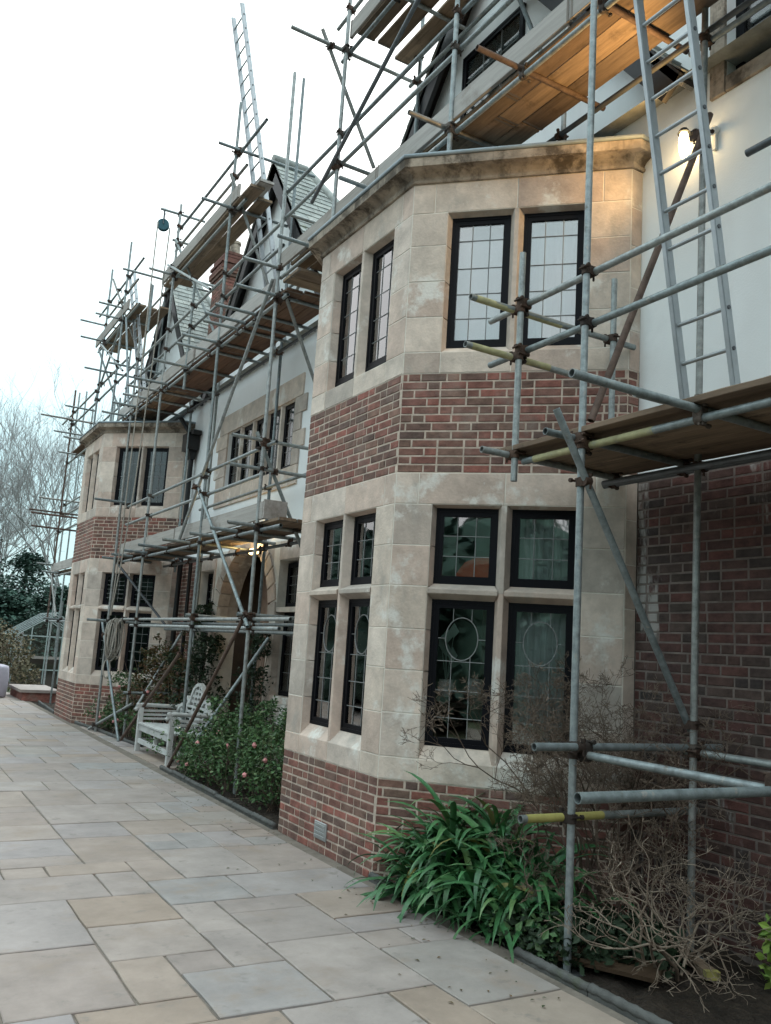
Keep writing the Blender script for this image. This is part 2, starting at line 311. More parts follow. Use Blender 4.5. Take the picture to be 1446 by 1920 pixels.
def fits(i0, i1, j0, j1):
    return all((i, j) not in occ for i in range(i0, i1) for j in range(j0, j1))
slabs = []
def put(i0, i1, j0, j1):
    for i in range(i0, i1):
        for j in range(j0, j1): occ[(i, j)] = 1
    slabs.append((i0, i1, j0, j1))
for s_ in fixed: put(*s_)
rs = random.Random(5)
I0, I1, J0, J1 = -26, 7, -12, 74
sizes = [(2,3),(3,2),(2,2),(2,1),(1,2),(3,2),(1,1),(2,3),(3,3),(2,2)]
for j in range(J0, J1):
    for i in range(I0, I1):
        if (i, j) in occ: continue
        ss = sizes[:]; rs.shuffle(ss)
        for (a, b) in ss+[(1,1)]:
            if i+a <= I1 and j+b <= J1+2 and fits(i, i+a, j, j+b):
                put(i, i+a, j, j+b); break
# slabs of the bench recess and the strip beside the second bay
extra = []
for (xa, xb, ya, yb) in [(3.66,4.02,12.06,12.65),(3.66,4.02,12.66,13.5),(3.66,4.02,13.51,14.38),(4.03,4.41,12.06,12.9),(4.03,4.41,12.91,13.6),(4.03,4.41,13.61,14.38),(3.66,3.95,14.4,15.0),(3.66,3.95,15.0,15.9),(3.66,3.95,15.9,16.5),(3.66,3.95,16.5,17.4)]:
    extra.append((xa, xb, ya, yb))
SLm = [0]
def slab_geo(m_, x0, x1, y0, y1, r):
    """slab with hand-cut, slightly wavering edges and a worn arris"""
    g_ = .0075
    x0 += g_; x1 -= g_; y0 += g_; y1 -= g_
    dz = r.uniform(-.003,.003); e = .006
    def edge(a, b, n):
        return [(a[0]+(b[0]-a[0])*k/n, a[1]+(b[1]-a[1])*k/n) for k in range(n)]
    n = 4
    ring = edge((x0,y0),(x1,y0),n)+edge((x1,y0),(x1,y1),n)+edge((x1,y1),(x0,y1),n)+edge((x0,y1),(x0,y0),n)
    ring = [(p[0]+r.uniform(-.004,.004), p[1]+r.uniform(-.004,.004)) for p in ring]
    cx, cy = (x0+x1)/2, (y0+y1)/2
    def ins(p, k): return (p[0]+(cx-p[0])*k/max(.05,abs(cx-p[0])+.001)*1.0 if abs(cx-p[0])>.05 else p[0], p[1]+(cy-p[1])*k/max(.05,abs(cy-p[1])+.001) if abs(cy-p[1])>.05 else p[1])
    K = len(ring)
    V = [(p[0],p[1],-.10) for p in ring]+[(p[0],p[1],dz-e*.7) for p in ring]+[(*ins(p,e),dz) for p in ring]
    F = [(i,(i+1)%K,K+(i+1)%K,K+i) for i in range(K)]+[(K+i,K+(i+1)%K,2*K+(i+1)%K,2*K+i) for i in range(K)]+[tuple(range(2*K,3*K))]
    m_.add(V, F)
rects = []
for (i0,i1,j0,j1) in slabs:
    x0, x1, y0, y1 = GX+i0*PX, GX+i1*PX, GY+j0*PY, GY+j1*PY
    if i1 == 7: x1 = 3.52
    rects.append((x0,x1,y0,y1))
rects += extra
def area(rc):
    x0,x1,y0,y1 = rc; d = proj_depth(((x0+x1)/2,(y0+y1)/2,0))
    if d < .8: return 0
    v = Vector(((x0+x1)/2,(y0+y1)/2,-CAM_H)); px_ = v.dot(CR)/d*FPX; py_ = v.dot(CU)/d*FPX
    if abs(px_) > 860 or abs(py_) > 1110: return 0
    return (x1-x0)*(y1-y0)/d**3
rects.sort(key=lambda r_: -area(r_))
rr = random.Random(8); rest = MB()
for k, rc in enumerate(rects):
    if k < 290 and area(rc) > 0:
        m_ = MB(); slab_geo(m_, *rc, rr); m_.build('paving_slab', M['slab'], patio, recalc=False)
    elif area(rc) > 0 or rc[3] > 8:
        slab_geo(rest, *rc, rr)
rest.build('paving_slabs_far', M['slab_i'], patio, recalc=False, kind='stuff')

# ================================================================ the house
house = thing('house', 'brick and sandstone house with white rendered walls, canted bays and gables behind the scaffolding', 'house', (WX, 12, 0))

class Face:
    def __init__(s, o, u):
        s.o = Vector((o[0], o[1], 0)); s.u = Vector((u[0], u[1], 0)).normalized(); s.inn = Vector((-s.u.y, s.u.x, 0))
        s.rz = math.atan2(s.u.y, s.u.x)
    def p(s, u, d, z): return s.o+s.u*u+s.inn*d+Vector((0,0,z))
def bay_faces(yn):
    yf = yn+LF; xe = XC+TC
    return {'front': (Face((XC, yf), (0,-1)), LF), 'near': (Face((XC, yn), (1,-1)), TC/C8), 'far': (Face((xe, yf+TC), (-1,-1)), TC/C8),
            'nret': (Face((xe, yn-TC), (1,0)), WX-xe), 'fret': (Face((WX, yf+TC), (-1,0)), WX-xe)}
def hexa(m_, F, fr, bk, d, e=.006, proud=0):
    """block: front rectangle fr=(u0,u1,z0,z1) with a worn arris, back rectangle bk at depth d"""
    u0,u1,z0,z1 = fr; U0,U1,Z0,Z1 = bk
    def q(a0,a1,b0,b1,dd): return [F.p(a0,dd,b0),F.p(a1,dd,b0),F.p(a1,dd,b1),F.p(a0,dd,b1)]
    k = e/d
    mid = (u0+(U0-u0)*k, u1+(U1-u1)*k, z0+(Z0-z0)*k, z1+(Z1-z1)*k)
    V = q(u0+e,u1-e,z0+e,z1-e,-proud)+q(*mid,e-proud)+q(U0,U1,Z0,Z1,d)
    Fc = [(0,1,2,3)]+[(i,(i+1)%4,4+(i+1)%4,4+i) for i in range(4)]+[(4+i,4+(i+1)%4,8+(i+1)%4,8+i) for i in range(4)]+[(11,10,9,8)]
    m_.add(V, Fc)
MIT = math.tan(PI/8)
brick_jobs = []       # (Face, u, z, length, height)
def brick_course_fill(F, L, z0, z1, nc, r, mitL=True, mitR=True, bond='garden'):
    ch = (z1-z0)/nc
    for c in range(nc):
        z = z0+ch*(c+.5)
        u = 0.0; k = r.randint(0,3)
        first = .225*(.5 if c % 2 else 1.0)*(.46 if r.random() < .3 else 1)
        seq = [first]
        while sum(seq) < L:
            k += 1
            seq.append(.112 if (k % 4 == 0 or r.random() < .08) else .225)
        for ln in seq:
            a, b = u, min(L, u+ln); u += ln
            if b-a < .035: continue
            brick_jobs.append((F, a, b, z, ch))
def brick_geo(m_, F, a, b, z, ch, r):
    j = .0062
    dd = r.uniform(-.002,.003)
    hexa(m_, F, (a+j+r.uniform(0,.002), b-j-r.uniform(0,.002), z-ch/2+j, z+ch/2-j+r.uniform(-.001,.001)), (a+j, b-j, z-ch/2+j, z+ch/2-j), .06, .005, dd)

def core_panel(m_, F, L, z0, z1, holes, d0, d1, ml=0, mr=0):
    """backing wall with holes, cut at hole edges; ml / mr mitre the ends"""
    us = sorted({0, L, *[h[0] for h in holes], *[h[1] for h in holes]}); zs = sorted({z0, z1, *[h[2] for h in holes], *[h[3] for h in holes]})
    for a, b in zip(us, us[1:]):
        for c, d in zip(zs, zs[1:]):
            if any(h[0] <= a and b <= h[1] and h[2] <= c and d <= h[3] for h in holes): continue
            a0 = a+(ml*d0 if a == 0 else 0); b0 = b-(mr*d0 if b == L else 0); a1 = a+(ml*d1 if a == 0 else 0); b1 = b-(mr*d1 if b == L else 0)
            V = [F.p(a0,d0,c),F.p(b0,d0,c),F.p(b0,d0,d),F.p(a0,d0,d),F.p(a1,d1,c),F.p(b1,d1,c),F.p(b1,d1,d),F.p(a1,d1,d)]
            m_.add(V, [(0,1,2,3),(7,6,5,4),(0,4,5,1),(1,5,6,2),(2,6,7,3),(3,7,4,0)])

ZB0, ZS0, ZS1, ZB1, ZC = 0.0, .761, 3.25, 4.115, 5.865
LOW = dict(sill=.935, fb=1.05, tr0=2.245, tr1=2.285, top=2.985, ft=2.945)
UPP = dict(sill=4.305, fb=4.375, top=5.585, ft=5.545)
UO0, UO1, UCM = .322, 1.52, .921      # window opening on a bay face, mullion centre
def split(r, a, b, target):
    n = max(1, round((b-a)/target)); cuts = [a]
    for i in range(1, n): cuts.append(a+(b-a)*i/n+r.uniform(-.05,.05)*(b-a)/n)
    return cuts+[b]
J = .0042
def stone(F, fr, bk=None, d=.16, parent=None, proud=None, r=random, mat='stone'):
    u0,u1,z0,z1 = fr
    if bk is None: bk = (u0,u1,z0,z1)
    m_ = MB(); hexa(m_, F, (u0+J,u1-J,z0+J,z1-J), (bk[0]+J,bk[1]-J,bk[2]+J,bk[3]-J), d, .003, r.uniform(.001,.004) if proud is None else proud)
    return m_.build('stone_block', M[mat], parent, recalc=False)
def frame_light(F, u0, u1, z0, z1, parent, mode, detail, r, d=.125):
    """one window light: black casement frame > panes and lead cames"""
    fw = .062; m_ = MB()
    def rect_frame(a,b,c,e,w,dd0,dd1):
        for (p,q,s_,t) in ((a,a+w,c,e),(b-w,b,c,e),(a+w,b-w,c,c+w),(a+w,b-w,e-w,e)):
            V = [F.p(p,dd0,s_),F.p(q,dd0,s_),F.p(q,dd0,t),F.p(p,dd0,t),F.p(p,dd1,s_),F.p(q,dd1,s_),F.p(q,dd1,t),F.p(p,dd1,t)]
            m_.add(V, [(0,1,2,3),(7,6,5,4),(0,4,5,1),(1,5,6,2),(2,6,7,3),(3,7,4,0)])
    rect_frame(u0,u1,z0,z1,.03,d,d+.07); rect_frame(u0+.03,u1-.03,z0+.03,z1-.03,fw-.024,d+.006,d+.06)
    wdw = m_.build('window', M['black'], parent, recalc=False)
    a, b, c, e = u0+fw, u1-fw, z0+fw, z1-fw; gd = d+.022
    def pane(p,q,s_,t,tilt=.004):
        k = [r.uniform(-tilt,tilt)*min(q-p,t-s_)*2 for _ in range(2)]
        pm = MB(); V = [F.p(p,gd+k[0]+k[1],s_),F.p(q,gd-k[0]+k[1],s_),F.p(q,gd-k[0]-k[1],t),F.p(p,gd+k[0]-k[1],t)]
        V2 = [v+F.inn*.005 for v in V]
        pm.add(V+V2, [(0,1,2,3),(7,6,5,4),(0,4,5,1),(1,5,6,2),(2,6,7,3),(3,7,4,0)])
        pm.build('pane', M['glass' if detail else 'glass_dark'], wdw, recalc=False)
    def came(P_, rad=.0038):
        cm = MB()
        for v0, v1 in zip(P_, P_[1:]): cm.cyl(v0, v1, rad, n=6)
        cm.build('lead_came', M['lead_came'], wdw)
    cd_ = gd-.003
    if not detail:
        pane(a,b,c,e)
        if mode: 
            for t in (1,2): came([F.p(a+(b-a)*t/3,cd_,c),F.p(a+(b-a)*t/3,cd_,e)], .004)
            nr = 4 if mode == 'grid' else 6
            for t in range(1,nr): came([F.p(a,cd_,c+(e-c)*t/nr),F.p(b,cd_,c+(e-c)*t/nr)], .004)
        return wdw
    us = [a, a+(b-a)*.31, a+(b-a)*.69, b]
    if mode == 'grid' or mode == 'small':
        nr = 5 if mode == 'grid' else 3
        zs = [c+(e-c)*t/nr for t in range(nr+1)]
        if mode == 'grid': zs = [c, c+(e-c)*.19, c+(e-c)*.40, c+(e-c)*.62, c+(e-c)*.86, e]
        for i in range(3):
            for k in range(len(zs)-1): pane(us[i],us[i+1],zs[k],zs[k+1])
        for i in (1,2): came([F.p(us[i],cd_,c),F.p(us[i],cd_,e)])
        for zz in zs[1:-1]: came([F.p(a,cd_,zz),F.p(b,cd_,zz)])
    else:   # long light: oval near the top, grid below
        zo = e-(e-c)*.24; ro = (e-c)*.165; ru = (b-a)*.33; uc = (a+b)/2
        zs = [c, c+(e-c)*.155, c+(e-c)*.36, c+(e-c)*.585]
        for i in range(3):
            for k in range(3): pane(us[i],us[i+1],zs[k],zs[k+1])
        pane(a,b,zs[-1],e)
        came([F.p(uc+ru*math.cos(t*PI/12),cd_,zo+ro*math.sin(t*PI/12)) for t in range(25)], .0045)
        for i in (1,2):
            ex = abs(us[i]-uc)/ru; dz = ro*math.sqrt(max(0,1-ex*ex))
            came([F.p(us[i],cd_,c),F.p(us[i],cd_,zo-dz)]); came([F.p(us[i],cd_,zo+dz),F.p(us[i],cd_,e)])
        for zz in zs[1:]: came([F.p(a,cd_,zz),F.p(b,cd_,zz)])
        came([F.p(a,cd_,zo),F.p(uc-ru,cd_,zo)]); came([F.p(uc+ru,cd_,zo),F.p(b,cd_,zo)])
    return wdw

def build_bay(yn, detail):
    r = random.Random(int(yn*10)); FS = bay_faces(yn)
    holes = [(UO0,UO1,LOW['sill'],LOW['top']),(UO0,UO1,UPP['sill'],UPP['top'])]
    core = MB()
    for k in ('front','near','far'):
        F, L = FS[k]
        for (za, zc_, d0) in ((ZB0-.2,ZS0,.012),(ZS0,ZS1,.0015),(ZS1,ZB1,.012),(ZB1,ZC,.0015)):
            core_panel(core, F, L, za, zc_, [hh for hh in holes if za < hh[2] < zc_], d0, .26, MIT, MIT)
    for k, (ml, mr) in (('nret',(MIT,0)),('fret',(0,MIT))):
        F, L = FS[k]
        for (za, zc_, d0) in ((ZB0-.2,ZS0,.012),(ZS0,ZS1,.0015),(ZS1,ZB1,.012),(ZB1,ZC,.0015)): core_panel(core, F, L, za, zc_, [], d0, .26, ml, mr)
    bay = core.build('bay', M['stone_join'], house, recalc=False)
    # mortar skins behind the two brick bands
    for (a, b) in ((ZB0-.05, ZS0),(ZS1, ZB1)):
        sk = MB()
        for k in ('front','near','far','nret','fret'):
            F, L = FS[k]; ml = 0 if k == 'fret' else MIT; mr = 0 if k == 'nret' else MIT
            core_panel(sk, F, L, a, b, [], .0045, .0115, ml, mr)
        sk.build('mortar', M['mortar'], bay, recalc=False)
    # brick bands
    jobs0 = len(brick_jobs)
    for k in ('front','near','nret') + (('far',) if detail else ()):
        F, L = FS[k]
        brick_course_fill(F, L, ZB0-.02, ZS0, 11, r); brick_course_fill(F, L, ZS1, ZB1, 12, r)
    # ashlar
    for k in ('front','near','far'):
        if k == 'far' and not detail: pass
        F, L = FS[k]
        def S(fr, bk=None, d=.16, **kw): return stone(F, fr, bk, d, bay, r=r, **kw)
        m0, m1 = (MIT*.16, MIT*.16)
        for W_, zb, zt in ((LOW, ZS0, ZS1), (UPP, ZB1, ZC)):
            sp = .055
            # sill course
            S((0,UO0,zb,W_['sill']), (m0,UO0,zb,W_['sill'])); S((UO1,L,zb,W_['sill']), (UO1,L-m1,zb,W_['sill']))
            S((UO0,UCM,zb,W_['sill']), (UO0,UCM,zb,W_['fb']), .095); S((UCM,UO1,zb,W_['sill']), (UCM,UO1,zb,W_['fb']), .095)
            # jambs in quoins
            zs = split(r, W_['sill'], W_['top'], .34 if W_ is LOW else .30)
            for z0, z1 in zip(zs, zs[1:]):
                S((0,UO0,z0,z1), (m0,UO0+sp,z0,z1)); 
            zs = split(r, W_['sill'], W_['top'], .34 if W_ is LOW else .30)
            for z0, z1 in zip(zs, zs[1:]):
                if L-UO1 > .4 and r.random() < .25: 
                    c_ = UO1+(L-UO1)*.45; S((UO1,c_,z0,z1),(UO1-sp,c_,z0,z1)); S((c_,L,z0,z1),(c_,L-m1,z0,z1))
                else: S((UO1,L,z0,z1), (UO1-sp,L-m1,z0,z1))
            # head course
            cuts = [0, UO0*.62, UCM, UO1+.12, L]
            for a, b in zip(cuts, cuts[1:]):
                if b-a < .02: continue
                S((a,b,W_['top'],zt), (a+(m0 if a == 0 else 0), b-(m1 if b == L else 0), W_['ft'], zt))
            # mullion and transoms
            wf, wb = .024, .062
            segs = [(W_['sill'],W_['top'])] if W_ is UPP else [(W_['sill'],W_['tr0']+.02),(W_['tr0']+.02,W_['top'])]
            for z0, z1 in segs:
                S((UCM-wf,UCM+wf,z0-.004,z1+.004), (UCM-wb,UCM+wb,z0-.004,z1+.004), .09, proud=-.004)
            lights = [(UO0+sp*.56, UCM-wb), (UCM+wb, UO1-sp*.56)]
            if W_ is LOW:
                for (a, b), (fa, fb_) in zip(lights, ((UO0,UCM-wf),(UCM+wf,UO1))):
                    S((fa-.004,fb_+.004,W_['tr0'],W_['tr1']+.006), (a,b,W_['tr0']-.045,W_['tr1']+.055), .09, proud=.012)
            for (a, b) in lights:
                if W_ is LOW:
                    frame_light(F, a-.01, b+.01, W_['fb']-.01, W_['tr0']-.038, house, 'oval', detail and k != 'far', r, .085)
                    frame_light(F, a-.01, b+.01, W_['tr1']+.05, W_['ft']+.022, house, 'small', detail and k != 'far', r, .085)
                else:
                    frame_light(F, a-.01, b+.01, W_['fb']-.005, W_['ft']+.022, house, 'grid', detail and k != 'far', r, .085)
    for k in ('nret','fret'):
        F, L = FS[k]
        for (a, b) in ((ZS0,ZS1),(ZB1,ZC)):
            zs = split(r, a, b, .36)
            for z0, z1 in zip(zs, zs[1:]): stone(F, (0,L,z0,z1), ((MIT*.1 if k == 'nret' else 0), L-(0 if k == 'nret' else MIT*.1), z0, z1), .10, bay, r=r)
    # cornice swept round the bay
    yf = yn+LF; xe = XC+TC
    base = [Vector((WX+.05,yn-TC)),Vector((xe,yn-TC)),Vector((XC,yn)),Vector((XC,yf)),Vector((xe,yf+TC)),Vector((WX+.05,yf+TC))]
    def off(o):
        P_ = []
        for i, b in enumerate(base):
            ns = []
            for (p, q) in ((base[i-1] if i else None, b), (b, base[i+1] if i < 5 else None)):
                if p is None or q is None: continue
                dv = (q-p).normalized(); nv = Vector((-dv.y, dv.x)); ns.append(nv)
            n_ = sum(ns, Vector((0,0)))/len(ns)
            n_ = n_.normalized()/max(.5, n_.normalized().dot(ns[0]))
            P_.append(b+n_*o)
        return P_
    sgn = 1
    t_ = off(.1)
    if (t_[2]-Vector((WX,(yn+yf)/2))).length < (base[2]-Vector((WX,(yn+yf)/2))).length: sgn = -1
    def sweep(prof, name, mat, parent):
        m_ = MB(); R_ = [off(sgn*o) for o, z in prof]; n = len(prof)
        for i in range(5):
            for k in range(n-1):
                m_.add([(*R_[k][i],prof[k][1]),(*R_[k][i+1],prof[k][1]),(*R_[k+1][i+1],prof[k+1][1]),(*R_[k+1][i],prof[k+1][1])], [(0,1,2,3)])
        return m_.build(name, mat, parent, recalc=False)
    sweep([(-.1,ZC+.001),(.022,ZC+.001),(.030,ZC+.012),(.030,ZC+.026),(.018,ZC+.034),(.022,ZC+.055),(.045,ZC+.080),(.085,ZC+.096),(.128,ZC+.100),(.131,ZC+.092),(.15,ZC+.094),(.152,ZC+.17),(.145,ZC+.178),(-.2,ZC+.19)], 'cornice', M['stone_weathered'], bay)
    sweep([(.05,ZC+.186),(.158,ZC+.177),(.166,ZC+.182),(.17,ZC+.194),(.166,ZC+.208),(.150,ZC+.214),(.10,ZC+.215),(-.6,ZC+.235)], 'lead_edge', M['lead'], bay)
    m_ = MB(); P_ = off(sgn*-.05); m_.add([(*p, ZC+.222) for p in P_], [tuple(range(6))]); m_.build('lead_roof', M['lead'], bay, recalc=False)
    # floors inside so that the rooms are closed and dark
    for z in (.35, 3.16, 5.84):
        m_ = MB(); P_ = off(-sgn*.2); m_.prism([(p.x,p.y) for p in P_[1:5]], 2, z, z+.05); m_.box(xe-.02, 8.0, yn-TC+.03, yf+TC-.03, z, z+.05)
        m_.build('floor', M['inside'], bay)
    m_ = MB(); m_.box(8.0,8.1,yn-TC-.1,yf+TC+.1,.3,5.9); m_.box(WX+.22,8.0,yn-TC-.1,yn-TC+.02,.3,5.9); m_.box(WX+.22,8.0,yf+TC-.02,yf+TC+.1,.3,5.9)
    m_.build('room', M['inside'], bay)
    # blinds upstairs, curtains below
    def sheet(F, u0, u1, z0, z1, d, amp, mat, name, waves):
        m_ = MB(); n = max(2, waves*8); V = []
        for i in range(n+1):
            uu = u0+(u1-u0)*i/n; dd = d+amp*math.sin(2*PI*waves*i/n)+amp*.4*math.sin(2*PI*waves*2.3*i/n+1)
            V += [F.p(uu,dd,z0), F.p(uu,dd,z1)]
        m_.add(V, [(2*i,2*i+2,2*i+3,2*i+1) for i in range(n)], True); m_.build(name, mat, bay, recalc=False)
    Fn, _ = FS['near']; Ff, _ = FS['front']
    if detail:
        sheet(Fn, UO0-.02, UCM+.02, UPP['fb']-.05, UPP['ft']+.05, .25, .004, M['blind'], 'blind', 3)
        sheet(Fn, UCM+.02, UO1+.02, UPP['fb']-.05, UPP['ft']+.05, .26, .010, M['blind'], 'blind', 6)
        sheet(Ff, UO0-.02, UO1+.02, UPP['fb']-.05, UPP['ft']+.05, .235, .004, M['blind'], 'blind', 8)
        sheet(Fn, UCM+.06, UO1+.05, .5, LOW['ft']+.05, .20, .016, M['curtain'], 'curtain', 9)
        sheet(Ff, UO0+.34, UO0+.62, .5, LOW['ft']+.05, .36, .02, M['curtain'], 'curtain', 5)
        sheet(Ff, UO1-.10, UO1+.12, .5, LOW['ft']+.05, .36, .02, M['curtain'], 'curtain', 4)
    return bay
bay1 = build_bay(YN1, True)
n1 = len(brick_jobs)
bay2 = build_bay(YN1+DBAY, False)
n2 = len(brick_jobs)

# ---------------------------------------------------------------- main wall between and beside the bays
def wall_boxes(m_, y0, y1, z0, z1, holes, x0, x1):
    ys = sorted({y0, y1, *[h[0] for h in holes], *[h[1] for h in holes]}); zs = sorted({z0, z1, *[h[2] for h in holes], *[h[3] for h in holes]})
    for a, b in zip(ys, ys[1:]):
        for c, d in zip(zs, zs[1:]):
            if any(h[0] <= a and b <= h[1] and h[2] <= c and d <= h[3] for h in holes): continue
            m_.box(x0, x1, a, b, c, d)
Y1R, Y1F = YN1-TC, YN1+LF+TC           # first bay meets the wall here
Y2R, Y2F = Y1R+DBAY, Y1F+DBAY
ZR = 3.27                              # render starts here
EAVE = 6.42; AP = 9.85; SL_ = 1.28     # gables
GC = [YN1+LF/2, YN1+LF/2+6.0, YN1+LF/2+12.0]
mb = MB()
up_holes = [(11.70,14.60,4.40,5.45)]
wall_boxes(mb, -2.0, Y1R, ZR, 9.2, [(2.62,4.00,6.26,7.9)], WX, WX+.3)
wall_boxes(mb, Y1R, Y1F, ZC+.05, EAVE, [], WX, WX+.3)
wall_boxes(mb, Y1F, Y2R, ZR, EAVE, up_holes, WX, WX+.3)
wall_boxes(mb, Y2R, Y2F, ZC+.05, EAVE, [], WX, WX+.3)
wall_boxes(mb, Y2F, 24.0, 0, EAVE, [], WX, WX+.3)
rw = mb.build('rendered_wall', M['render'], house, recalc=False)
# brick ground floor to the right of the first bay
FW = Face((WX, Y1R), (0,-1))
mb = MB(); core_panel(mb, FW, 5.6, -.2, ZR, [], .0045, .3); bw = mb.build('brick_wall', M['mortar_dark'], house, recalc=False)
rb = random.Random(21); nw0 = len(brick_jobs); brick_course_fill(FW, 2.4, -.02, ZR, 45, rb); nw1 = len(brick_jobs)
# brick between porch and second bay
FV = Face((WX, Y2R), (0,-1))
mb = MB(); core_panel(mb, FV, Y2R-15.55, -.2, ZR, [], .0045, .3); bv = mb.build('brick_wall', M['mortar'], house, recalc=False)
brick_course_fill(FV, Y2R-15.55, -.02, ZR, 45, rb); nv1 = len(brick_jobs)

# choose the bricks that show largest as single pieces, join the rest
def job_area(jb):
    F, a, b, z, ch = jb; c = F.p((a+b)/2, 0, z); v = c-Vector((0,0,CAM_H)); d = v.dot(CF)
    if d < .5: return 0
    px_ = v.dot(CR)/d*FPX; py_ = v.dot(CU)/d*FPX
    if abs(px_) > 740 or abs(py_) > 975: return 0
    cosn = (F.inn.dot(v.normalized()))
    return max(0, cosn)*(b-a)*ch/d**2
owners = [(0,n1,bay1),(n1,n2,bay2),(nw0,nw1,bw),(nw1,nv1,bv)]
order = sorted(range(len(brick_jobs)), key=lambda i: -job_area(brick_jobs[i]))
single = set(order[:300]); rb = random.Random(3)
for (i0, i1, par) in owners:
    J_ = MB()
    for i in range(i0, i1):
        if i in single:
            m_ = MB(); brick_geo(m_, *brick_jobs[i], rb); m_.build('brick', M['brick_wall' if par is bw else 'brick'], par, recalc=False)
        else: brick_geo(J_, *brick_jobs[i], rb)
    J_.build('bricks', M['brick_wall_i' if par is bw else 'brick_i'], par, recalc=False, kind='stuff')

# air brick in the plinth of the first bay
FF, _ = bay_faces(YN1)['front']
m_ = MB(); uu = LF-.917
hexa(m_, FF, (uu-.115,uu+.115,.10,.245), (uu-.115,uu+.115,.10,.245), .02, .004, .012)
for i in range(6):
    for k in range(4):
        a = uu-.095+i*.0325; c = .113+k*.031
        hexa(m_, FF, (a,a+.025,c,c+.022), (a,a+.025,c,c+.022), .012, .002, .018)
m_.build('air_brick', M['band'], bay1, recalc=False)

# ---------------------------------------------------------------- first floor window with stone surround, between the bays
FM = Face((WX, Y2R), (0,-1))
def ub(y): return Y2R-y
def st(y0, y1, z0, z1, d=.13, proud=.03, bk=None, mat='stone'):
    return stone(FM, (ub(y1),ub(y0),z0,z1), None if bk is None else (ub(bk[1]),ub(bk[0]),bk[2],bk[3]), d, house, proud=proud, mat=mat)
r = random.Random(4)
for a, b in ((11.45,12.6),(12.6,13.9),(13.9,15.03)): st(a, b, 5.45, 5.80)
for a, b in ((11.45,12.9),(12.9,14.2),(14.2,15.03)): st(a, b, 4.10, 4.40)
zs = split(r, 4.40, 5.45, .26)
for i, (a, b) in enumerate(zip(zs, zs[1:])):
    st(11.45-(.16 if i % 2 else 0), 11.70, a, b); st(14.60, 15.03+(.14 if i % 2 else 0), a, b)
ly = [11.70+(14.60-11.70)*i/5 for i in range(6)]
for y in ly[1:-1]: st(y-.03, y+.03, 4.40, 5.45, .07, 0, (y-.06,y+.06,4.40,5.45))
for a, b in zip(ly, ly[1:]):
    frame_light(FM, ub(b)+.04, ub(a)-.04, 4.40, 5.45, house, 'grid', False, r, .05)
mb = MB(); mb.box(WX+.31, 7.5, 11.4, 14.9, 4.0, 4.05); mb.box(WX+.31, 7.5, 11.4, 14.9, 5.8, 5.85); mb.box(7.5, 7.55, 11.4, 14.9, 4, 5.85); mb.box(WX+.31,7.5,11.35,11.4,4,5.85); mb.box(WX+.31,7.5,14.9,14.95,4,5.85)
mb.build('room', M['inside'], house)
# sooty upper window at the right edge
for a, b, c, d in ((4.00,4.145,6.13,7.9),(2.5,4.00,6.13,6.26)): stone(FW, (Y1R-b,Y1R-a,c,d), None, .14, house, proud=.03, mat='stone_weathered')
wm = MB(); wm.box(WX+.10,WX+.16,3.93,4.00,6.26,7.9); wm.box(WX+.10,WX+.16,2.62,3.93,6.26,6.34); wm.box(WX+.11,WX+.15,3.3,3.36,6.34,7.9)
wn = wm.build('window', M['black'], house); wm = MB(); wm.box(WX+.125,WX+.131,2.62,3.93,6.34,7.9); wm.build('pane', M['glass_dark'], wn)
mb = MB(); mb.box(WX+.32,6.5,2.5,4.1,6.1,8.0); 
mb.build('room', M['inside'], house)
# eaves of the next range: black gutter under a dark soffit
mb = MB(); mb.box(4.72, WX+.02, 1.2, 3.62, 6.93, 7.02); mb.build('soffit', M['barge'], house)

# ---------------------------------------------------------------- porch: ashlar wall with arched doorway and two windows
PY0, PY1, PC, PR, PZ = 10.6, 15.55, 13.08, 1.13, 2.12
ARCH_TOP = PZ+PR*1.02
pholes = [(PC-PR,PC+PR,-.2,3.2),(10.95,11.72,.95,2.98),(14.55,15.25,.95,2.98)]
mb = MB(); wall_boxes(mb, PY0, PY1, -.2, ZR, pholes, WX-.05, WX+.3); porch = mb.build('porch', M['stone_join'], house, recalc=False)
wall_boxes(mb := MB(), Y1F, PY0, -.2, ZR, [], WX, WX+.3); mb.build('brick_wall', M['mortar'], house, recalc=False)
# spandrels above the arch
n = 16; arc = [(PC+PR*math.cos(PI*i/n), PZ+PR*1.02*math.sin(PI*i/n)) for i in range(n+1)]
mb = MB()
for (p, q) in zip(arc, arc[1:]):
    V = [(WX-.05,p[0],p[1]),(WX-.05,q[0],q[1]),(WX-.05,q[0],3.2),(WX-.05,p[0],3.2),(WX+.3,p[0],p[1]),(WX+.3,q[0],q[1]),(WX+.3,q[0],3.2),(WX+.3,p[0],3.2)]
    mb.add(V, [(0,1,2,3),(7,6,5,4),(0,4,5,1),(1,5,6,2),(2,6,7,3),(3,7,4,0)])
mb.build('spandrel', M['stone'], porch, recalc=False)
for i in range(n):      # arch stones
    a0, a1 = PI*i/n+.012, PI*(i+1)/n-.012
    P = []
    for xx in (WX-.075, WX+.12):
        for (aa, rr_) in ((a0,PR-.02),(a1,PR-.02),(a1,PR+.24),(a0,PR+.24)): P.append((xx, PC+rr_*math.cos(aa), PZ+rr_*1.02*math.sin(aa)))
    mb = MB(); mb.add(P, [(0,1,2,3),(7,6,5,4),(0,4,5,1),(1,5,6,2),(2,6,7,3),(3,7,4,0)]); mb.build('arch_stone', M['stone'], porch)
FP = Face((WX-.055, PY1), (0,-1))
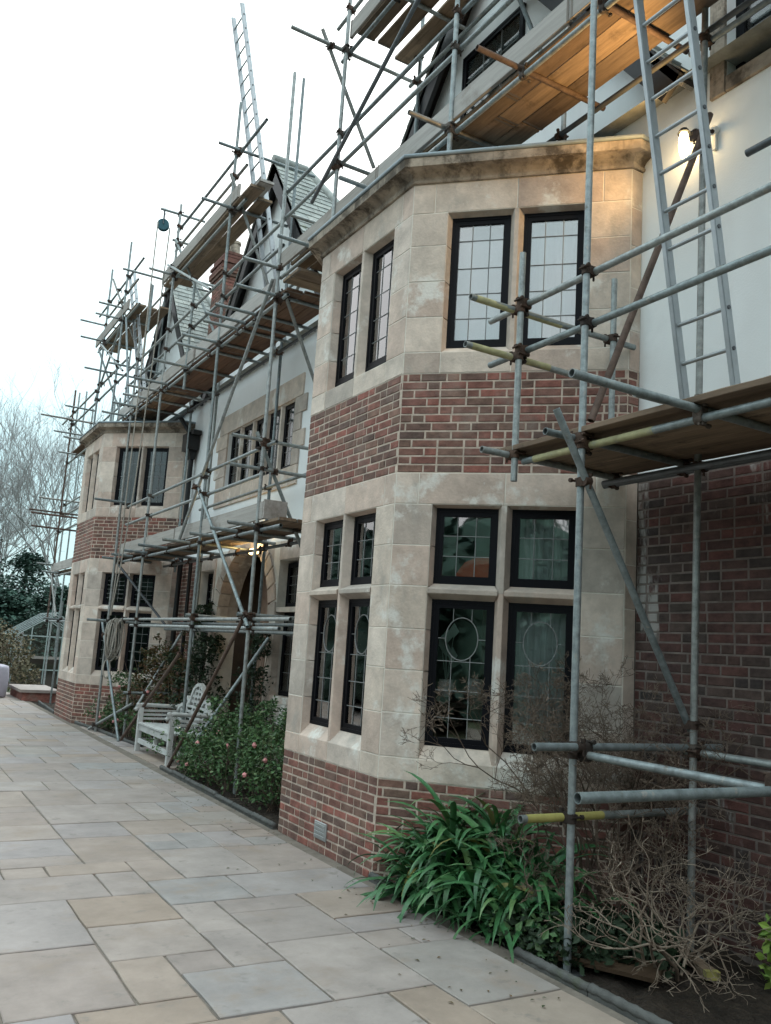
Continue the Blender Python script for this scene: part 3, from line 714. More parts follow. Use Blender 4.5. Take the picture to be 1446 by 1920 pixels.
for zi, (z0, z1) in enumerate(zip([0,.31,.63,.95,1.29,1.63,1.97,2.31,2.65,2.98], [.31,.63,.95,1.29,1.63,1.97,2.31,2.65,2.98,3.26])):
    cuts = [PY0, 10.95, 11.72, PC-PR-.25, PC-PR, PC+PR, PC+PR+.25, 14.55, 15.25, PY1]
    for a, b in zip(cuts, cuts[1:]):
        if any(h[0] <= a+.001 and b-.001 <= h[1] and h[2] < z0+.1 and z1-.1 < h[3] for h in pholes): continue
        if z0 > 1.9 and PC-PR-.26 < a and b < PC+PR+.26: continue
        stone(FP, (PY1-b,PY1-a,z0,z1), None, .10, porch, proud=.01)
FPm = Face((WX-.05, PY1), (0,-1))
for (a, b, *_z) in pholes[1:]:
    for (c, d, mode) in ((1.05,2.22,'oval'),(2.30,2.95,'small')): frame_light(FPm, PY1-b+.02, PY1-a-.02, c, d, house, 'grid', False, r, .13)
    stone(FPm, (PY1-b,PY1-a,2.22,2.30), None, .14, porch, proud=0); stone(FPm, (PY1-b,PY1-a,.95,1.05), None, .14, porch, proud=.01)
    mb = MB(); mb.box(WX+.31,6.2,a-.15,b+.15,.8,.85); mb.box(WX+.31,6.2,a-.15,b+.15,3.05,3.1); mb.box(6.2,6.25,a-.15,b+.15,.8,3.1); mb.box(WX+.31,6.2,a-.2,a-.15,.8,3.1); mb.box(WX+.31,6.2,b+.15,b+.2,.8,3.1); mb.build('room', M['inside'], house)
M['porch_in'] = surf('porch_plaster', [(.075,.055,.042)], .9, amount=.2, rand=False)
M['oak'] = surf('dark_oak', [(.055,.035,.022),(.08,.05,.03)], .6, scale=(2,14,2), amount=.3)
mb = MB(); mb.box(WX+.3,6.9,PC-PR-.06,PC-PR,0,3.25); mb.box(WX+.3,6.9,PC+PR,PC+PR+.06,0,3.25); mb.box(WX+.3,6.9,PC-PR-.06,PC+PR+.06,3.25,3.3); mb.box(6.9,6.95,PC-PR,PC+PR,0,3.25); mb.box(WX-.3,6.9,PC-PR,PC+PR,-.1,.02)
mb.build('porch_walls', M['porch_in'], porch)
for i in range(6):
    mb = MB(); y0 = PC-.6+i*.2; mb.box(6.82,6.88,y0+.004,y0+.196,.05,2.25); mb.build('door_plank', M['oak'], porch)
mb = MB(); mb.box(5.7,5.95,PC+.55,PC+.85,.02,3.2); mb.build('pier', surf('pink_plaster', [(.34,.24,.19)], .9, rand=False), porch)

# ---------------------------------------------------------------- rainwater pipes
mb = MB(); mb.cyl((WX-.09,16.45,.1),(WX-.09,16.45,5.35),.05,n=12); mb.build('downpipe', M['iron'], house)
mb = MB(); mb.box(WX-.24,WX-.02,16.25,16.65,5.42,5.75); mb.prism([(WX-.2,5.42),(WX-.02,5.42),(WX-.05,5.25),(WX-.13,5.25)],1,16.34,16.56); mb.cyl((WX-.12,16.5,5.75),(WX-.3,16.7,6.1),.045); mb.box(WX-.2,WX-.03,16.12,16.8,5.70,5.79); mb.build('hopper', M['iron'], house)
mb = MB(); mb.cyl((WX-.09,15.8,.1),(WX-.09,15.8,3.2),.035,n=10); mb.build('pipe', M['iron'], house)

# ---------------------------------------------------------------- gables and roofs
HW = (AP-EAVE)/SL_
for gi, c in enumerate(GC):
    mb = MB(); mb.prism([(c-HW,EAVE),(c+HW,EAVE),(c,AP)], 0, WX, WX+.3); mb.build('gable', M['render'], house)
    for s in (-1, 1):
        # bargeboard: dark board following the slope, proud of the wall
        d = Vector((0, s*1, -SL_)).normalized(); nrm = Vector((0, s*SL_, 1)).normalized()
        a = Vector((WX-.20, c, AP+.12)); b = a+d*((HW+.12)*math.hypot(1,SL_))
        mb = MB(); P = [a, b, b-nrm*.24, a-nrm*.24-Vector((0,0,.08))]
        mb.add([p for p in P]+[p+Vector((.05,0,0)) for p in P], [(0,1,2,3),(7,6,5,4),(0,4,5,1),(1,5,6,2),(2,6,7,3),(3,7,4,0)])
        mb.build('bargeboard', M['barge'], house)
        mb = MB(); P = [a+Vector((.05,0,0))-nrm*.05, b+Vector((.05,0,0))-nrm*.05]; mb.add([P[0],P[1],P[1]+Vector((.15,0,0)),P[0]+Vector((.15,0,0))]+[q-nrm*.03 for q in (P[0],P[1],P[1]+Vector((.15,0,0)),P[0]+Vector((.15,0,0)))], [(0,1,2,3),(7,6,5,4),(0,4,5,1),(1,5,6,2),(2,6,7,3),(3,7,4,0)])
        mb.build('soffit', M['barge'] if s > 0 else M['render'], house)
        # slates in lapped courses running back from the verge
        J_ = MB(); L_ = (HW+.1)*math.hypot(1,SL_); step = .16; nc = int(L_/step); rs2 = random.Random(gi*2+s)
        for k in range(nc):
            p0 = a+d*(k*step)+nrm*.005; ax = Vector((1,0,0)); x = -rs2.uniform(0,.22)
            xe_ = .6+1.4*k/nc
            while x < xe_:
                w_ = .24; x0 = max(x, -.02); x1 = min(x+w_-.006, xe_+.02); x += w_
                if x1-x0 < .03: continue
                jz = rs2.uniform(0,.006)
                q0 = p0+ax*x0; q1 = p0+ax*x1; e0 = d*(step*1.5); lift = nrm*(.022+jz)
                V = [q0+nrm*.004,q1+nrm*.004,q1+e0+lift,q0+e0+lift,q0-nrm*.008,q1-nrm*.008,q1+e0+lift-nrm*.014,q0+e0+lift-nrm*.014]
                J_.add(V, [(0,1,2,3),(7,6,5,4),(0,4,5,1),(1,5,6,2),(2,6,7,3),(3,7,4,0)])
        J_.build('slates', M['slate'], house, recalc=True, kind='stuff')
        mb = MB(); V = [a-nrm*.02,b-nrm*.02,b-nrm*.02+Vector((2.0,0,0)),a-nrm*.02+Vector((.6,0,0))]; V2 = [q-nrm*.06 for q in V]
        mb.add(V+V2, [(0,1,2,3),(7,6,5,4),(0,4,5,1),(1,5,6,2),(2,6,7,3),(3,7,4,0)]); mb.build('roof', M['barge'], house)
    mb = MB(); mb.cyl((WX-.22,c,AP+.13),(WX+.42,c,AP+.13),.09,n=8); mb.cyl((WX+.42,c,AP+.13),(WX+1.85,c-HW,EAVE+.2),.08,n=8); mb.build('ridge', M['slate'], house)
# main roof behind the gables
mb = MB(); mb.prism([(WX-.15,EAVE-.02),(WX+3.2,EAVE+2.6),(WX+6.4,EAVE)], 1, Y1R-3.5, 23.6); mb.build('main_roof', M['slate'], house)
# window in the first gable
FG = Face((WX, 9.0), (0,-1))
stone_c = [(6.42,7.72,8.72,8.80)]
frame_light(Face((WX-.16,7.62),(0,-1)), 0.0, 1.1, 7.35, 8.62, house, 'grid', False, r, .125)
# chimney
mb = MB(); mb.box(5.35,5.85,16.7,17.35,6.0,9.25)
for k, (o, z) in enumerate([(.02,9.25),(.05,9.32),(.08,9.39),(.08,9.46),(.04,9.53),(.07,9.60),(.02,9.67),(.02,9.74),(.02,9.81)]):
    mb.box(5.35-o,5.85+o,16.7-o,17.35+o,z+.006,z+.064)
    mb.box(5.35,5.85,16.7,17.35,z+.064,z+.07)
chim = mb.build('chimney', M['brick_old'], house, recalc=False)
cj = MB(); rc_ = random.Random(9)
for k in range(44):
    z = 6.1+k*.072; off_ = .11*(k % 2)
    y = 16.7-off_
    while y < 17.35:
        a, b = max(16.7,y), min(17.35,y+.215); y += .225
        if b-a > .03 and z < 9.2: cj.box(5.342,5.36,a,b,z,z+.061)
    x = 5.35-off_
    while x < 5.85:
        a, b = max(5.35,x), min(5.85,x+.215); x += .225
        if b-a > .03 and z < 9.2: cj.box(a,b,16.692,16.71,z,z+.061)
cj.build('bricks', M['brick_i'], chim, recalc=False, kind='stuff')
for yy in (16.85,17.2):
    mb = MB(); mb.cyl((5.6,yy,9.88),(5.6,yy,10.12),.12,.10,n=14); mb.cyl((5.6,yy,10.12),(5.6,yy,10.17),.125,.125,n=14); mb.build('chimney_pot', M['stone_weathered'], chim)
# ================================================================ scaffolding
XO, XL, XI, XIL = 4.0, 4.05, 4.85, 4.80
def coupler_mesh():
    m_ = MB()
    m_.cyl((0,0,-.027),(0,0,.027),.033,n=10); m_.cyl((.052,-.027,0),(.052,.027,0),.033,n=10)
    m_.box(.01,.042,-.03,.03,-.03,.03)
    m_.box(-.04,-.012,-.014,.014,.018,.030); m_.cyl((-.035,-.05,.012),(-.035,.03,.012),.008,n=6); m_.cyl((-.035,-.062,.012),(-.035,-.044,.012),.015,n=6)
    m_.cyl((.075,.012,-.05),(.075,.012,.035),.008,n=6); m_.cyl((.075,.012,.03),(.075,.012,.05),.015,n=6)
    return m_.mesh('coupler', M['coupler'])
CPL = coupler_mesh()
BOARD_CACHE = {}
def board_mesh(L, w_=.222, t=.038, mat='board', band=True, var=0):
    key = (round(L,2), w_, t, mat, var)
    if key in BOARD_CACHE: return BOARD_CACHE[key]
    m_ = MB(); e = .004; r = random.Random(var*7+int(L*100)); n = 8
    rings = []
    for i in range(n+1):
        y = -L/2+L*i/n; bx = r.uniform(-.003,.003); bz = r.uniform(-.003,.003)
        hw, ht = w_/2, t/2
        rings.append([(-hw+e+bx,y,-ht+bz),(hw-e+bx,y,-ht+bz),(hw+bx,y,-ht+e+bz),(hw+bx,y,ht-e+bz),(hw-e+bx,y,ht+bz),(-hw+e+bx,y,ht+bz),(-hw+bx,y,ht-e+bz),(-hw+bx,y,-ht+e+bz)])
    V = [p for rg in rings for p in rg]
    m_.add(V, [(i*8+k, i*8+(k+1)%8, (i+1)*8+(k+1)%8, (i+1)*8+k) for i in range(n) for k in range(8)]+[tuple(reversed(range(8))), tuple(range(n*8,n*8+8))])
    me = m_.mesh('board', M[mat])
    BOARD_CACHE[key] = me; return me
BAND = None
def hoop_mesh():
    m_ = MB(); hw, ht = .1125, .0205
    for (a,b,c,d) in ((-hw,hw,ht-.001,ht+.001),(-hw,hw,-ht-.001,-ht+.001),(-hw-.001,-hw+.001,-ht,ht),(hw-.001,hw+.001,-ht,ht)): m_.box(a,b,-.012,.012,c,d)
    return m_.mesh('end_band', M['hoop'])
BAND = hoop_mesh()

class Scaf:
    def __init__(s, label, loc):
        s.t = thing('scaffold', label, 'scaffolding', loc, 'scaffolding along the house front'); s.tubes = []; s.k = 0
    def tube(s, name, a, b, mat='steel'):
        m_ = MB(); m_.tube(a, b); o = m_.build(name, M[mat], s.t, recalc=False); s.tubes.append((name, Vector(a), Vector(b))); return o
    def std(s, x, y, z0, z1, mat='steel', lean=(0,0), base=False):
        o = s.tube('standard', (x,y,z0), (x+lean[0]*(z1-z0),y+lean[1]*(z1-z0),z1), mat)
        if base:
            m_ = MB(); m_.box(x-.075,x+.075,y-.075,y+.075,z0-.004,z0+.006); m_.build('base_plate', M['steel_dark'], o)
        return o
    def led(s, x, y0, y1, z, z2=None, name='ledger', mat='steel'): return s.tube(name, (x,y0,z), (x,y1,z if z2 is None else z2), mat)
    def rail(s, x, y0, y1, z, z2=None, mat='steel'): return s.led(x, y0, y1, z, z2, 'guard_rail', mat)
    def tr(s, y, x0, x1, z, mat='steel'): return s.tube('transom', (x0,y,z), (x1,y+random.uniform(-.015,.015),z+random.uniform(-.006,.006)), mat)
    def brace(s, a, b, mat='steel'): return s.tube('brace', a, b, mat)
    def sleeve(s, a, b, mat, parent):
        m_ = MB(); m_.cyl(a, b, .0252, n=12, caps=False); m_.build('paint_mark', M[mat], parent)
    def board(s, x, y0, y1, z, mat='board', on_edge=False, name='board'):
        s.k += 1; L = abs(y1-y0); me = board_mesh(L, mat=mat, var=s.k % 5)
        rx = (random.uniform(-.004,.004), 0, random.uniform(-.004,.004))
        if on_edge: rx = (rx[0], PI/2, rx[2])
        o = link(name, me, s.t, (x, (y0+y1)/2, z), rx)
        for yy in (y0+.02 if y0 < y1 else y0-.02, y1-.02 if y0 < y1 else y1+.02):
            b = link('end_band', BAND, None, (x, yy, z), rx); b.parent = o; b.matrix_parent_inverse = Matrix.Identity(4)
            b.location = (0, yy-(y0+y1)/2, 0); b.rotation_euler = (0,0,0)
        return o
    def deck(s, xs, y0, y1, z, mat='board', splits=1):
        for x in xs:
            if splits == 1: s.board(x, y0+random.uniform(-.08,.08), y1+random.uniform(-.08,.08), z, mat)
            else:
                c = [y0+(y1-y0)*i/splits+(random.uniform(-.35,.35) if 0 < i < splits else random.uniform(-.06,.06)) for i in range(splits+1)]
                for i in range(splits): s.board(x, c[i]+.006, c[i+1]-.006, z+random.uniform(0,.003), mat)
    def couplers(s):
        T = s.tubes
        for i in range(len(T)):
            for j in range(i+1, len(T)):
                n1_, a, b = T[i]; n2_, c, d = T[j]
                u = b-a; v = d-c; w0 = a-c; A = u.dot(u); B = u.dot(v); C_ = v.dot(v); D = u.dot(w0); E_ = v.dot(w0); den = A*C_-B*B
                if den < 1e-4*A*C_: continue
                sc_ = (B*E_-C_*D)/den; tc_ = (A*E_-B*D)/den
                if not (0 <= sc_ <= 1 and 0 <= tc_ <= 1): continue
                p = a+u*sc_; q = c+v*tc_
                if (p-q).length > .095: continue
                # local z along first tube, local x towards the second tube
                zx = u.normalized(); dx = q-p; dx -= zx*dx.dot(zx)
                if dx.length < .01:
                    dx = zx.cross(v.normalized())
                dx.normalize(); yy = zx.cross(dx)
                rot = Matrix((dx, yy, zx)).transposed()
                o = link('coupler', CPL, s.t, p, rot.to_euler())

# ---- near scaffold to the right of the first bay
S1 = Scaf('near scaffold with ladder deck, standing in the bed right of the nearest bay', (3.77, 4.07, 0))
S1.std(3.77,4.075,-.03,8.6,base=True); S1.std(4.73,4.0,-.03,8.6,base=True,lean=(0,-.012))
S1.std(3.77,4.755,3.0,4.72); S1.std(4.70,4.76,3.28,4.78)
S1.rail(3.823,5.19,1.6,4.335); S1.rail(3.823,5.17,1.6,3.975,mat='steel')
yl = S1.led(3.823,4.72,1.6,3.145); S1.sleeve((3.823,4.60,3.145),(3.823,3.52,3.145),'yellow',yl)
o = S1.tr(4.805,3.355,4.97,4.285); S1.sleeve((3.40,4.805,4.285),(4.2,4.805,4.285),'yellow',o)
o = S1.tr(4.805,3.33,4.42,3.925); S1.sleeve((3.38,4.805,3.925),(4.1,4.805,3.925),'yellow',o)
S1.tr(4.80,3.51,4.85,3.195); S1.tr(4.125,3.505,4.92,3.195); S1.tr(3.19,2.87,4.85,3.2); S1.tr(2.3,3.4,4.9,3.195)
S1.brace((3.50,4.02,3.316),(4.755,4.03,1.37)); S1.brace((3.80,4.03,3.30),(4.80,3.93,5.80),'rust')
S1.tr(4.025,3.42,5.04,1.262); S1.led(3.825,4.085,1.2,1.215); S1.tr(2.75,2.575,3.95,1.213)
o = S1.tr(4.125,3.42,4.95,.838); S1.sleeve((3.46,4.125,.838),(4.07,4.125,.838),'yellow_bright',o)
S1.led(4.78,4.1,1.2,1.23); S1.led(4.78,4.1,1.6,6.385); S1.led(4.5,4.62,2.2,3.075,mat='steel_dark'); S1.led(4.78,4.9,1.6,3.14,mat='steel_dark')
S1.rail(4.3,3.24,1.8,4.96,mat='steel_dark')
S1.deck([3.86,4.09,4.32,4.55,4.70+.08], 1.7, 4.9, 3.24)
S1.board(3.95,1.7,3.25,3.279)
S1.couplers()

# ---- scaffold on and above the first bay
S2 = Scaf('scaffold over the nearest bay with lit boarded deck and gable platform', (4.0, 7.4, 6.1))
S2.std(4.0,6.19,6.1,10.6); S2.std(4.0,8.6,6.1,10.8); S2.std(4.85,8.27,6.3,10.6); S2.std(4.85,5.6,6.3,9.6)
S2.led(XL,10.2,1.6,6.55); S2.led(XIL,6.5,1.6,6.50,mat='steel_dark'); 
for y, m_ in ((6.24,'yellow'),(5.2,'rust'),(4.27,'rust'),(7.6,'steel'),(9.2,'steel'),(3.2,'steel')): S2.tr(y, 3.57, 4.95, 6.60, m_ if m_ != 'yellow' else 'steel')
S2.deck([4.17,4.40,4.63], 1.8, 9.9, 6.645, splits=2, mat='board')
for a, b in ((1.8,4.6),(4.61,7.6),(7.61,10.2)): S2.board(4.03,a,b,6.775,'toe',True,'toe_board')
S2.rail(XL,10.35,4.0,7.79); S2.rail(XL,10.35,3.6,7.41); S2.rail(XIL,8.4,3.6,8.62); S2.rail(XIL,8.4,3.6,8.95)
S2.tr(8.66,3.30,5.02,8.92); S2.tr(7.5,3.9,5.02,8.92); S2.tr(6.25,3.6,5.02,8.92); S2.tr(8.66,4.1,4.6,7.46); S2.tr(10.16,4.1,4.62,7.45)
S2.led(XL,8.8,4.5,8.87); S2.rail(XL,9.0,4.5,9.45)
for x in (4.13,4.40,4.70): S2.board(x,4.9,8.42+random.uniform(-.08,.05),8.965,'board')
S2.board(4.0,4.9,8.5,9.09,'toe',True,'toe_board')
S2.brace((3.92,6.5,8.46),(3.92,9.08,7.09),'steel_dark'); S2.brace((3.72,8.72,9.12),(4.55,8.72,7.6)); S2.brace((4.9,6.9,9.6),(4.9,6.0,7.6))
S2.couplers()

# ---- long scaffold between the bays
S3 = Scaf('long scaffold between the two bays with two boarded lifts above the bench', (4.0, 12.3, 0))
S3.std(XO,10.1,-.03,9.55,lean=(0,.012)); S3.std(XO,12.3,-.03,10.35,lean=(0,.015)); S3.std(XO,15.45,-.03,9.9); S3.std(XO,14.0,5.9,7.9)
S3.std(XI,11.9,-.03,10.85,lean=(0,.006)); S3.std(XI,14.8,-.03,6.6); S3.std(3.757,16.5,-.03,3.5); S3.std(XO,17.6,3.45,7.9); S3.std(XI,16.3,3.0,7.2)
for z, y0, y1 in ((2.05,9.0,16.7),(1.94,9.3,16.0)): S3.led(XL,y0,y1,z)
S3.led(XIL,9.6,16.4,1.92); S3.led(XIL,9.6,15.9,2.03)
S3.led(XL,9.5,17.6,3.165); S3.led(XIL,10.3,16.9,3.135,mat='steel_dark'); S3.rail(XL,9.85,17.2,4.26); S3.rail(XL,10.2,17.2,3.90); S3.rail(XIL,9.6,15.0,4.06)
S3.led(XL,9.9,18.8,6.22); S3.led(XIL,10.4,17.6,6.17,mat='steel_dark'); S3.rail(XL,10.2,18.6,7.40); S3.rail(XL,10.2,18.6,7.02); S3.rail(XIL,10.4,17.5,7.15)
for y in (10.16,10.9,11.75,12.9,14.1,15.3,16.3,17.2): S3.tr(y, 3.60+random.uniform(-.05,.08), 4.95, 3.215)
for y in (10.15,10.95,11.35,11.65,12.4,12.85,13.9,15.15,15.7,16.35,17.1,18.0): S3.tr(y, 3.40+random.uniform(0,.12), 4.95, 6.27)
S3.tr(10.16,3.57,4.75,4.32); S3.tr(10.16,3.58,4.75,3.945); S3.tr(10.16,3.50,4.05,6.66); S3.tr(16.55,3.39,5.02,2.0); S3.tr(12.36,3.9,4.95,2.1); S3.tr(10.16,3.85,4.95,2.1)
S3.tr(15.4,3.9,4.95,.78); S3.tr(17.2,3.4,4.2,4.33)
S3.led(XL,11.9,15.8,8.44); S3.rail(XL,12.0,15.7,9.06); S3.rail(XL,11.3,15.7,9.45)
S3.tr(12.36,3.68,5.35,9.48); S3.tr(12.36,3.50,4.95,8.48); S3.tr(15.5,3.64,4.5,9.72); S3.tr(15.5,3.92,4.9,9.18); S3.tr(15.5,3.55,4.85,8.50)
S3.board(4.12,11.6,16.2,8.53,'board'); S3.board(4.36,11.9,15.9,8.53,'board'); S3.board(4.0,12.1,16.2,8.66,'toe',True,'toe_board')
S3.board(4.2,11.45,11.95,8.575,'toe')
S3.deck([4.17,4.40,4.63], 9.6, 17.3, 3.26, splits=2)
for a, b in ((9.97,13.7),(13.71,17.2)): S3.board(4.02,a,b,3.40,'toe',True,'toe_board')
m_ = MB(); m_.box(3.99,4.3,9.93,9.965,3.29,3.53); m_.build('toe_board_end', M['toe'], S3.t)
S3.deck([4.17,4.40,4.63], 9.95, 18.7, 6.315, splits=3, mat='board_red')
for a, b in ((10.3,13.6),(13.61,17.0),(17.01,18.8)): S3.board(4.02,a,b,6.45,'toe',True,'toe_board')
for y in (9.5,9.75): 
    o = S3.board(4.42,3.96,4.9,6.36,'board'); o.location = (4.42, y, 6.36); o.rotation_euler = (0,0,PI/2)
S3.brace((3.94,10.2,6.5),(3.94,13.2,3.25)); S3.brace((4.06,10.05,6.3),(4.9,10.62,5.3)); S3.brace((3.95,10.3,4.45),(4.62,10.1,3.0))
S3.brace((3.94,12.55,4.05),(3.94,10.0,1.95)); S3.brace((3.95,10.2,2.05),(3.72,11.9,.02),'rust'); S3.brace((4.86,11.5,1.85),(4.0,11.75,.35)); S3.brace((3.95,12.6,1.55),(3.78,14.75,.06),'rust')
S3.brace((3.70,16.7,1.98),(3.82,15.05,0.0)); S3.brace((4.0,15.1,.62),(3.7,16.8,.02)); S3.brace((4.9,15.6,1.9),(4.1,15.3,.5)); S3.brace((3.93,17.3,3.2),(4.8,16.4,2.0),'steel_dark')
S3.brace((3.9,12.3,9.0),(4.7,12.2,7.2)); S3.brace((3.95,15.4,9.15),(4.6,14.2,6.9)); S3.brace((3.94,15.7,8.75),(3.94,12.9,7.3)); S3.brace((4.75,11.0,7.2),(4.75,12.0,6.3))
S3.couplers()

# ---- far scaffold round the second bay
S4 = Scaf('far scaffold round the second bay, at the left end of the house', (4.0, 21, 0))
S4.std(XO,19.5,6.1,10.75); S4.std(XO,21.35,6.1,10.75); S4.std(XI,20.75,6.3,10.4); S4.std(4.06,22.95,-.03,2.5); S4.std(4.0,24.5,2.0,8.35,'rust'); S4.std(4.7,26.8,1.0,9.0); S4.std(4.05,17.2,7.9,8.9); S4.std(4.5,24.4,-.03,7.9); S4.std(4.6,21.6,5.8,7.6)
S4.rail(XL,18.7,26.3,7.74); S4.rail(XL,18.7,25.2,7.38); S4.rail(XL,18.3,22.6,9.91); S4.rail(XL,18.6,21.5,9.53); S4.led(XL,18.2,22.2,8.83); S4.led(XL,21.5,25.0,6.3)
S4.tr(17.6,3.5,5.4,9.25); S4.tr(19.55,3.45,4.9,9.15); S4.tr(19.56,3.41,4.6,8.88); S4.tr(21.4,3.45,4.9,8.88); S4.tr(21.42,3.40,4.5,9.3)
for z, x0 in ((7.14,2.98),(7.48,3.53),(4.63,3.05),(4.30,3.10),(2.05,3.65)): S4.tr(22.92,x0,4.3,z,'rust' if 4 < z < 5 else 'steel')
S4.tr(24.45,3.2,4.6,4.9,'rust'); S4.led(4.05,21.5,25.2,4.4); S4.led(4.05,20.5,25.2,3.2); S4.led(4.05,21.5,25.2,2.0)
S4.deck([4.17,4.42], 18.6, 22.2, 8.95); S4.board(4.66,18.4,21.8,8.95); S4.board(4.0,19.0,22.3,9.08,'toe',True,'toe_board')
S4.board(4.2,21.0,24.6,6.6,'board_red'); S4.board(4.45,21.0,24.6,6.6,'board_red'); S4.board(4.2,21.5,25.0,3.3); S4.board(4.0,21.9,24.8,3.42,'toe',True,'toe_board'); S4.board(4.44,21.5,25.0,3.3)
S4.brace((3.9,20.6,10.2),(4.7,19.0,7.2)); S4.brace((3.94,21.4,8.8),(3.94,18.6,7.4)); S4.brace((4.0,21.9,8.8),(4.5,19.9,6.3)); S4.brace((3.95,24.4,3.2),(3.95,23.0,2.1))
S4.std(4.85,19.3,6.2,10.3); S4.std(4.85,22.2,6.2,9.6); S4.std(4.3,25.6,0,8.6); S4.std(4.9,23.6,3.0,8.0)
S4.rail(XIL,18.4,22.4,9.6); S4.rail(XIL,18.4,25.5,7.6); S4.rail(XIL,18.4,25.5,7.25); S4.led(XIL,21.8,25.6,6.2); S4.led(4.3,22.6,26.0,5.3); S4.led(4.3,22.6,26.0,5.0)
for y, z in ((18.4,7.45),(20.3,7.8),(21.45,6.35),(23.4,6.35),(24.4,7.5),(24.4,7.1),(23.8,3.25),(24.5,3.5),(25.5,5.4)): S4.tr(y,3.35+random.uniform(0,.3),4.95,z)
S4.brace((3.9,24.6,7.6),(4.8,23.2,6.2)); S4.brace((3.95,18.9,8.7),(3.95,17.7,6.4)); S4.brace((4.0,19.4,8.9),(4.0,21.6,7.4))
S4.couplers()

# ================================================================ ladders
def ladder(label, foot, top, wdir, width, spacing, start, rail=(.065,.028)):
    foot = Vector(foot); top = Vector(top); d = (top-foot).normalized(); wv = Vector(wdir).normalized()
    t = thing('ladder', label, 'ladder', foot, 'aluminium ladders on the scaffolding')
    nrm = d.cross(wv).normalized(); L = (top-foot).length
    for s in (-1, 1):
        m_ = MB(); c = (foot+top)/2+wv*(s*width/2); m_.obox(c, d, nrm, wv, L/2, rail[0]/2, rail[1]/2)
        m_.obox(c+wv*(s*rail[1]*.0), d, nrm, wv, L/2-.002, rail[0]/2-.008, rail[1]/2+.004)
        o = m_.build('rail', M['alu'], t)
        k = start
        pl = MB()
        while k < L-.05:
            q = foot+d*k+wv*(s*(width/2+rail[1]/2+.004)); pl.cyl(q-wv*.006, q+wv*.006, .014, n=8); k += spacing
        pl.build('rung_plug', M['steel_dark'], o)
    k = start
    while k < L-.05:
        m_ = MB(); c = foot+d*k; m_.cyl(c-wv*width/2, c+wv*width/2, .014, n=8); m_.build('rung', M['alu'], t); k += spacing
    return t
ladder('ladder from the near deck up past the wall lamp', (4.375,3.545,3.265), (3.66,3.545,7.2), (0,1,0), .385, .255, .2)
ladder('tallest ladder, rising above the roofs against the sky', (4.86,12.07,6.34), (3.90,12.80,12.2), (0,1,-.02), .40, .265, .2, rail=(.075,.03))
ladder('small far ladder tied to the scaffold at the second bay', (4.45,18.4,6.5), (4.15,19.8,10.15), (0,1,0), .38, .26, .2)
# ================================================================ lamps
def point(name, loc, energy, col, size, parent):
    ld = bpy.data.lights.new(name, 'POINT'); ld.energy = energy; ld.color = col; ld.shadow_soft_size = size
    o = bpy.data.objects.new(name, ld); COL.objects.link(o); o.location = loc
    o.parent = parent; o.matrix_parent_inverse = Matrix.Translation(-Vector(parent.location)); return o
M['bulb'] = plain('lit_lamp_glass', (.9,.8,.6), .4, emit=(1.0,.74,.36), estr=9)
M['bulb2'] = plain('lit_bulkhead', (.9,.8,.6), .4, emit=(1.0,.66,.26), estr=2.5)
lx, ly_, lz = WX-.13, 4.30, 5.80
lamp = thing('wall_lamp', 'lit oval wall lamp on the white wall behind the near ladder', 'lamp', (WX, ly_, lz))
m_ = MB()
prof = [(.008,-.12),(.022,-.10),(.034,-.055),(.040,0),(.037,.06),(.028,.10)]
for (r0, z0), (r1, z1) in zip(prof, prof[1:]): m_.cyl((lx,ly_,lz+z0),(lx,ly_,lz+z1),r0,r1,n=16,caps=False)
m_.build('lamp_glass', M['bulb'], lamp)
m_ = MB(); m_.cyl((lx,ly_,lz+.10),(lx,ly_,lz+.135),.05,.03,n=14); m_.box(lx,WX-.01,ly_-.012,ly_+.012,lz+.12,lz+.14); m_.cyl((WX-.02,ly_,lz+.13),(WX-.002,ly_,lz+.13),.05,n=14)
m_.build('lamp_bracket', M['iron'], lamp)
ld = bpy.data.lights.new('lamp_light', 'SPOT'); ld.energy = 52; ld.color = (1.0,.58,.20); ld.shadow_soft_size = .05; ld.spot_size = math.radians(115); ld.spot_blend = .9
lo = bpy.data.objects.new('lamp_light', ld); COL.objects.link(lo); lo.location = (lx-.09, ly_, lz+.02); lo.rotation_euler = Vector((.62,-.40,-.72)).to_track_quat('Z','Y').to_euler()
lo.parent = lamp; lo.matrix_parent_inverse = Matrix.Translation(-Vector(lamp.location))
px_, py_, pz_ = WX-.14, 12.55, 3.16
point('lamp_glow', (lx-.12, ly_+.03, lz-.02), 1.0, (1.0,.62,.26), .05, lamp)
ld = bpy.data.lights.new('lamp_side', 'SPOT'); ld.energy = 17; ld.color = (1.0,.60,.22); ld.shadow_soft_size = .05; ld.spot_size = math.radians(100); ld.spot_blend = .8
lo = bpy.data.objects.new('lamp_side', ld); COL.objects.link(lo); lo.location = (lx-.10, ly_+.03, lz); lo.rotation_euler = Vector((.50,-.80,.25)).to_track_quat('Z','Y').to_euler()
lo.parent = lamp; lo.matrix_parent_inverse = Matrix.Translation(-Vector(lamp.location))
pl = thing('porch_lamp', 'lit lamp over the arched porch, half hidden by the lower deck', 'lamp', (WX, py_, pz_))
m_ = MB(); m_.cyl((px_,py_-.12,pz_),(px_,py_+.12,pz_),.05,n=14); m_.build('lamp_glass', M['bulb2'], pl)
m_ = MB(); m_.box(px_+.03,WX-.06,py_-.13,py_+.13,pz_-.05,pz_+.06); m_.build('lamp_body', M['iron'], pl)
point('lamp_light', (px_-.06, py_, pz_+.02), 8, (1.0,.68,.28), .05, pl)
